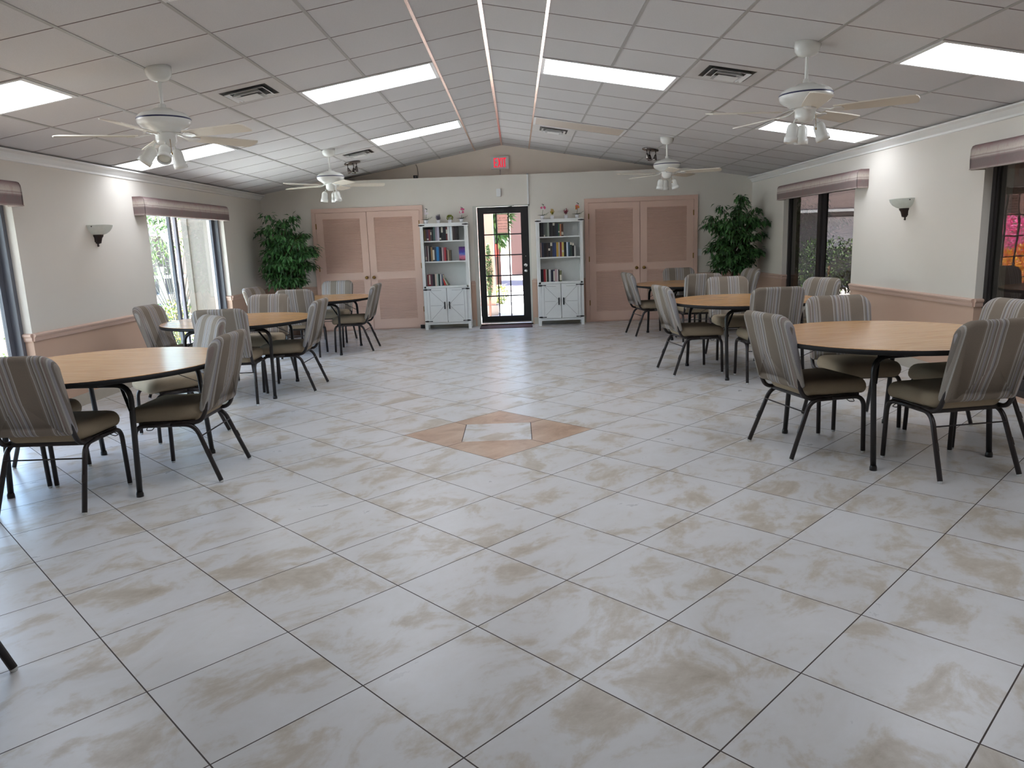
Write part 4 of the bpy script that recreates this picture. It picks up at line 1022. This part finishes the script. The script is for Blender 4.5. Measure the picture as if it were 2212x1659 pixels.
# (x, y, facing in degrees, label): x,y is the middle of the four feet
chairs = [
    (-2.72, 4.155, 90, 'striped chair with its back to the camera at the near left table'),
    (-2.165, 4.65, 180, 'striped chair on the aisle side of the near left table'),
    (-2.725, 5.735, 223, 'light striped chair beyond the near left table, facing it at an angle'),
    (-3.26, 4.63, 2, 'striped chair on the window side of the near left table, mostly out of frame'),
    (-2.74, 6.91, 97, 'striped chair with its back to the camera at the middle left table'),
    (-2.335, 7.49, 180, 'striped chair on the aisle side of the middle left table'),
    (-3.46, 7.44, -4, 'striped chair before the bright left window at the middle left table'),
    (-2.91, 8.28, 270, 'striped chair facing the camera across the middle left table'),
    (-2.88, 9.765, 92, 'striped chair with its back to the camera at the far left table'),
    (-2.27, 10.22, 180, 'striped chair on the aisle side of the far left table'),
    (-3.43, 10.33, -12, 'striped chair in the left corner beside the far left table'),
    (-2.82, 11.22, 268, 'striped chair facing the camera in front of the left closet'),
    (1.872, 4.74, 13, 'striped chair on the aisle side of the near right table'),
    (2.52, 4.235, 99, 'striped chair with its back to the camera at the near right table'),
    (2.98, 4.85, 188, 'striped chair by the wall at the near right table, cut off by the frame'),
    (2.445, 5.365, 270, 'striped chair facing the camera across the near right table'),
    (1.785, 7.69, 9, 'striped chair on the aisle side of the middle right table'),
    (2.40, 7.115, 88, 'striped chair with its back to the camera at the middle right table'),
    (2.46, 8.47, 268, 'striped chair facing the camera across the middle right table'),
    (2.96, 7.79, 203, 'striped chair before the dark right window at the middle right table'),
    (1.89, 10.77, 8, 'striped chair on the aisle side of the far right table'),
    (2.42, 9.98, 90, 'striped chair with its back to the camera at the far right table'),
    (2.50, 11.30, 268, 'striped chair facing the camera in front of the right closet'),
    (3.02, 10.55, 188, 'striped chair by the right ficus tree at the far right table'),
    (-2.065, 2.07, 183, 'chair at the left edge with only one dark leg in frame'),
]
for i, (x, y, a, lab) in enumerate(chairs):
    if i == 0: ch.location = (x, y, 0); ch.rotation_euler = (0, 0, math.radians(a)); ch['label'] = lab
    else: dup(ch, (x, y, 0), math.radians(a), lab)

# ---------------------------------------------------------------- ficus trees
def ficus(x, y, label, seed, sprigs):
    rnd = random.Random(seed); t = thing('ficus_tree', label, 'ficus tree', (x, y, 0), 0, 'artificial ficus trees in the far corners')
    b = MB(); b.lathe([(0, 0), (.13, 0), (.15, .02), (.175, .26), (.18, .28), (.165, .28), (.155, .24), (0, .24)], seg=28); b.build('planter', M['pot'], t)
    b = MB(); b.lathe([(0, .262), (.10, .258), (.156, .24)], seg=20); b.build('moss', M['soil'], t)
    b = MB(); tips = []
    for k in range(3):
        a0 = k * 2.1; pts = []
        for i in range(9):
            z = .24 + i * .085; pts.append((.022 * math.cos(a0 + i * .9), .022 * math.sin(a0 + i * .9), z))
        b.tube(pts, .016, 8, rad=[.020 - .0008 * i for i in range(9)])
    for k in range(46):
        a = k * 2.399; u = k / 45; z0 = .74 + u * .72
        R = .50 * math.sqrt(max(.12, 1 - ((z0 + .12 - 1.40) / .66) ** 2)) * rnd.uniform(.55, 1.05)
        zt = z0 + rnd.uniform(.05, .30) + u * .12
        p = [Vector((0, 0, z0)), Vector((R * .45 * math.cos(a), R * .45 * math.sin(a), z0 + .12)), Vector((R * .85 * math.cos(a + .1), R * .85 * math.sin(a + .1), zt)), Vector((R * 1.05 * math.cos(a + .15), R * 1.05 * math.sin(a + .15), zt - .06))]
        tips.append(p); b.tube(p, .004, 5, rad=[.007, .005, .003, .0015])
    for dx, dy, dz in sprigs:
        p = [Vector((dx * .2, dy * .2, 1.4)), Vector((dx * .5, dy * .5, (1.4 + dz) / 2)), Vector((dx * .85, dy * .85, dz - .06)), Vector((dx, dy, dz))]
        tips.append(p); b.tube(p, .004, 5, rad=[.007, .005, .003, .0015])
    b.build('trunk', M['trunk'], t)
    b = MB()
    for p in tips:
        for j in range(66):
            s = rnd.uniform(.22, 1.0); seg = min(2, int(s * 3)); q = p[seg].lerp(p[seg + 1], s * 3 - seg)
            a = rnd.uniform(0, 2 * PI); off = Vector((math.cos(a), math.sin(a), rnd.uniform(-.5, .5))) * rnd.uniform(.01, .10)
            d = Vector((off.x * 8 + q.x * .8, off.y * 8 + q.y * .8, rnd.uniform(-.9, .15)))
            leafquad(b, q + off, d, (rnd.uniform(-.3, .3), rnd.uniform(-.3, .3), 1), rnd.uniform(.075, .11), rnd.uniform(.036, .048), 0, .28)
    b.build('foliage', M['ficus'], t)
ficus(-3.73, 12.05, 'leafy green ficus tree left of the left closet', 11, [(-.24, -.05, 1.99), (.20, -.1, 1.96), (-.1, .1, 1.9)])
ficus(3.48, 12.02, 'leafy green ficus tree in the right corner by the dark window', 23, [(.10, -.05, 2.01), (.14, 0, 1.95), (-.2, .1, 1.86)])

# ================================================================ OUTSIDE
PV = flat('pale_concrete', 184, 185, 186, .9)
b = MB()
b.box(-60, 60, -20, 80, -.32, -.15)
struct(b.build('ground', PV))
b = MB(); b.box(-9.5, XL - .27, 0.5, 7.6, -.152, -.13); struct(b.build('added_dark_bed', mat('added_bed_brown', rgb(104, 94, 84), .95, noise=rgb(76, 68, 60), nscale=14)))  # dark ground added to cut sun bounce onto the near left ceiling
b = MB(); b.box(-14, 12, 23.5, 60, -.149, -.12); struct(b.build('road', flat('shaded_mauve_asphalt', 128, 116, 120, .9)), 'grey road far beyond the glass door')  # road colour includes the mauve shade beyond the sunlit pavement

def shrub_mesh(b, c, rx, ry, rz, n, rnd, L, W, mi=0, mi2=None):
    c = Vector(c)
    for k in range(n):
        v = Vector((rnd.gauss(0, 1), rnd.gauss(0, 1), rnd.gauss(0, 1))).normalized() * (rnd.random() ** .33)
        p = c + Vector((v.x * rx, v.y * ry, v.z * rz))
        leafquad(b, p, v + Vector((rnd.uniform(-.7, .7), rnd.uniform(-.7, .7), rnd.uniform(-.4, .6))), (rnd.uniform(-.4, .4), rnd.uniform(-.4, .4), 1), L * rnd.uniform(.7, 1.2), W, mi if (mi2 is None or rnd.random() < .6) else mi2, .15)
def shrub(name, label, cat, loc, mats, blobs, seed, L, W, stems=(), group=None):
    rnd = random.Random(seed); t = thing(name, label, cat, loc, 0, group)
    b = MB()
    for (c, rx, ry, rz, n) in blobs: shrub_mesh(b, c, rx, ry, rz, n, rnd, L, W, 0, 1 if len(mats) > 1 else None)
    b.build('foliage', mats, t)
    b = MB()
    for s in stems: b.tube([Vector(p) for p in s], .012, 6, rad=[.016, .012, .008, .005][:len(s)])
    if not stems: b.tube([(0, 0, -.02), (0, 0, blobs[0][0][2])], .025, 8)
    b.build('stem', M['trunk'] if not stems else flat('pale_bark', 98, 98, 94), t)
    return t
LG1, LG2 = flat('fresh_leaf', 74, 104, 48), flat('pale_leaf', 112, 136, 72)
DG1, DG2 = flat('dark_hedge_leaf', 42, 70, 36), flat('mid_hedge_leaf', 70, 104, 52)
GY1, GY2 = flat('croton_yellow', 226, 178, 32), flat('croton_orange', 196, 96, 34)
# beyond the left windows
st = []
rnd = random.Random(5)
for k in range(16):
    a = rnd.uniform(0, 2 * PI); s = rnd.uniform(.25, 1.0)
    st.append([(.06 * math.cos(a), .06 * math.sin(a), 0), (.25 * s * math.cos(a), .3 * s * math.sin(a), .7), (.6 * s * math.cos(a), .7 * s * math.sin(a), 1.35), (.9 * s * math.cos(a), 1.0 * s * math.sin(a), 1.95)])
shrub('tall_shrub', 'airy multi stemmed shrub outside the bright left window', 'shrub', (-5.85, 12.6, -.15), [LG1, LG2], [((-.2, 0, 1.9), .85, .95, .42, 900), ((-.6, .2, 1.45), .6, .8, .35, 350)], 31, .09, .03, st)
shrub('low_hedge', 'low yellow green hedge at the foot of the left window', 'hedge', (-5.55, 11.6, -.15), [LG1, flat('yellow_leaf', 150, 140, 58)], [((0, 0, .42), .45, .9, .42, 1500)], 32, .06, .032)
shrub('low_hedge', 'low green planting outside the left wall near the camera', 'hedge', (-5.9, 8.1, -.15), [LG1, LG2], [((0, 0, .35), .4, 1.0, .35, 900)], 35, .06, .032)
t = thing('globe_lamp', 'white globe lamp on a post outside the left window', 'lamp post', (-7.72, 16.6, -.15))
b = MB(); b.tube([(0, 0, 0), (0, 0, 1.84)], .04, 10); b.build('post', M['metalwhite'], t)
b = MB(); b.lathe([(.001, -.15)] + [(.15 * math.cos(a), .15 * math.sin(a)) for a in [i * PI / 12 - PI / 2 for i in range(1, 12)]] + [(.001, .15)], (0, 0, 1.98), 20); b.build('globe', flat('white_globe', 240, 240, 236, .3), t)
WP = flat('pale_stucco', 116, 110, 104, .9); PK = flat('pink_stucco', 158, 124, 108, .9)
b = MB(); b.box(XL - .86, XL - .25, 11.75, 12.05, -.15, 2.3); b.box(XL - .95, XL - .86, 11.72, 12.05, -.15, 2.3); struct(b.build('wall_wing', WP))
t = thing('neighbour_building', 'pale low building with a mauve roof across the yard on the left', 'building', (-19, 30, -.15))
b = MB(); b.box(-7, 4.5, 0, 7, 0, 2.3); b.build('wall', WP, t)
b = MB(); b.prism([(-7.6, 2.3), (5.2, 2.3), (4.0, 4.2), (-6.4, 4.2)], -.6, 7.6, lambda a, z, y: (a, y, z)); b.build('roof', flat('mauve_roof', 150, 132, 136, .9), t)
for wx in (-4, 0, 2.6):
    b = MB(); b.box(wx - .7, wx + .7, -.04, 0, .7, 1.8); b.build('window', flat('violet_window', 120, 100, 140, .3), t)
t = thing('white_fence', 'white picket fence across the yard beyond the left window', 'fence', (-9.5, 19.5, -.15))
for k in range(14):
    b = MB(); b.box(-3.6 + k * .52, -3.45 + k * .52, -.02, .02, 0, 1.25); b.build('picket', M['white'], t)
b = MB(); b.box(-3.7, 3.6, -.035, -.02, .95, 1.03); b.box(-3.7, 3.6, -.035, -.02, .3, .38); b.build('rail', M['white'], t)

# beyond the glass door
t = thing('entrance_column', 'pink stucco column seen through the left panes of the glass door', 'column', (-.77, 16.2, -.15))
b = MB(); b.box(-.28, .28, -.2, .2, 0, 3.2); b.build('shaft', PK, t); b = MB(); b.box(-.33, .33, -.25, .25, 0, .22); b.build('plinth', WP, t)
shrub('cypress_shrub', 'narrow dark cypress beside the pink column outside the glass door', 'shrub', (-.60, 15.6, -.15), [DG1, DG2], [((0, 0, .95), .06, .06, .58, 1800)], 41, .05, .02)
shrub('low_hedge', 'yellow green hedge on the pavement outside the glass door', 'hedge', (-.50, 19.0, -.15), [flat('gold_leaf', 120, 116, 44), LG1], [((0, 0, .24), .26, .6, .22, 1000)], 42, .07, .035)
t = thing('red_banner', 'red banner on a post outside the glass door', 'banner', (-.67, 22.5, -.15))
b = MB(); b.tube([(0, 0, 0), (0, 0, 1.75)], .03, 8); b.build('post', M['bronze'], t); b = MB(); b.box(.0, .11, -.012, .012, 1.14, 1.50); b.build('cloth', flat('red_cloth', 206, 52, 36, .8), t)
t = thing('brown_building', 'brown mauve building across the road beyond the glass door', 'building', (1.35, 34, -.15))
b = MB(); b.box(-1.6, 12, 0, 8, 0, 5.5); b.build('wall', flat('brown_mauve_wall', 112, 90, 80, .9), t)
b = MB(); b.box(-2.0, 12.4, -.4, 8.4, 5.5, 5.8); b.build('roof', flat('dark_roof', 90, 78, 76, .9), t)
for wx in (0.2, 3.4, 6.6):
    b = MB(); b.box(wx - .6, wx + .6, -.05, 0, 1.0, 2.4); b.build('window', flat('dark_window', 70, 62, 66, .2), t)
def tree(x, y, h, r, label, seed, mats=None):
    rnd = random.Random(seed); t = thing('garden_tree', label, 'tree', (x, y, -.15), 0, 'trees beyond the road')
    b = MB(); b.tube([(0, 0, 0), (.05, 0, h * .3), (.1, .05, h * .62)], .1, 8, rad=[.16, .12, .06]); b.build('trunk', M['trunk'], t)
    b = MB(); shrub_mesh(b, (0, 0, h * .62), r, r, h * .36, 1800, rnd, .32, .16, 0, 1); b.build('crown', mats or [DG2, LG1], t)
tree(-6.2, 33, 5.5, 1.9, 'green tree left of the brown building beyond the glass door', 51)
tree(-1.9, 29, 5.5, 1.2, 'green tree behind the red banner beyond the glass door', 52)
tree(-.75, 27, 5.0, .55, 'slim green tree right of the red banner beyond the glass door', 55)
tree(-14, 24, 5.0, 2.0, 'green tree across the yard beyond the left window', 53)
tree(-11, 27, 5.5, 2.0, 'green tree beside the pale low building beyond the left window', 54)
# colourful planting left of the door, seen as a reflection in the right glass
for k, (x, y, s) in enumerate(((-1.95, 15.4, 1.0), (-2.75, 15.9, 1.1), (-2.2, 16.5, 1.15), (-3.5, 16.6, 1.1))):
    shrub('croton_bush', ['yellow orange croton bush nearest the glass door outside', 'yellow orange croton bush second from the glass door outside', 'yellow orange croton bush behind the first one outside the door', 'yellow orange croton bush farthest left of the glass door outside'][k], 'shrub', (x, y, -.15), [GY1, GY2], [((0, 0, .55 * s), .42 * s, .4 * s, .45 * s, 1100)], 60 + k, .12, .045, group='croton bushes outside the glass door')
shrub('bougainvillea', 'bright pink bougainvillea behind the crotons outside the glass door', 'shrub', (-3.4, 18.0, -.15), [flat('magenta_bract', 226, 60, 150), flat('pink_bract', 240, 120, 186)], [((0, 0, 1.25), .9, .5, .5, 2200)], 66, .07, .05)
t = thing('garden_wall', 'pale pink garden wall behind the pink bougainvillea', 'wall', (-5.5, 19.5, -.15))
b = MB(); b.box(-3.5, 3.4, 0, .2, 0, 2.6); b.build('panel', PK, t); b = MB(); b.box(-3.55, 3.45, -.05, .25, 2.6, 2.7); b.build('coping', WP, t)

# covered porch added to darken the court beyond the right windows
b = MB(); b.box(XR + .25, 9.2, -2, 16.2, 2.45, 2.55); struct(b.build('added_porch_roof', flat('added_porch_soffit', 96, 84, 76, .9)))  # added roof keeps sun and sky off the right side
b = MB(); b.box(9.0, 9.2, -2, 16.0, -.15, 2.45); struct(b.build('wall_added_porch', flat('added_porch_wall', 92, 76, 66, .9)))
b = MB(); b.box(XR + .25, 9.2, -2, 16.0, -.149, -.13); struct(b.build('added_porch_floor', flat('added_porch_paint', 84, 72, 66, .8)))
t = thing('court_building', 'grey building with a pink fascia beyond the dark right window', 'building', (8.4, 21, -.15))
b = MB(); b.box(-1.2, 9, 0, 5, 0, 2.05); b.build('wall', flat('dark_grey_wall', 92, 90, 92, .9), t)
b = MB(); b.box(-1.6, 9.4, -.5, 5.4, 2.08, 2.75); b.build('fascia', flat('pink_fascia', 168, 148, 142, .8), t)
b = MB(); b.box(-1.62, 9.4, -.54, -.5, 2.03, 2.10); b.build('gutter', M['plastic'], t)
b = MB(); b.box(.25, 1.6, -.03, 0, 1.05, 1.9); b.build('window', flat('pale_blind', 168, 166, 172, .6), t)
shrub('clipped_hedge', 'dark green clipped hedge beyond the dark right window', 'hedge', (7.1, 17.0, -.15), [DG1, DG2], [((0, 0, .75), 1.3, .6, .62, 2200)], 71, .08, .04)
shrub('dry_shrub', 'pale dry shrub at the foot of the dark right window', 'shrub', (4.95, 11.1, -.15), [flat('straw_leaf', 196, 176, 140), LG1], [((0, 0, .5), .4, .45, .42, 500)], 72, .1, .025)
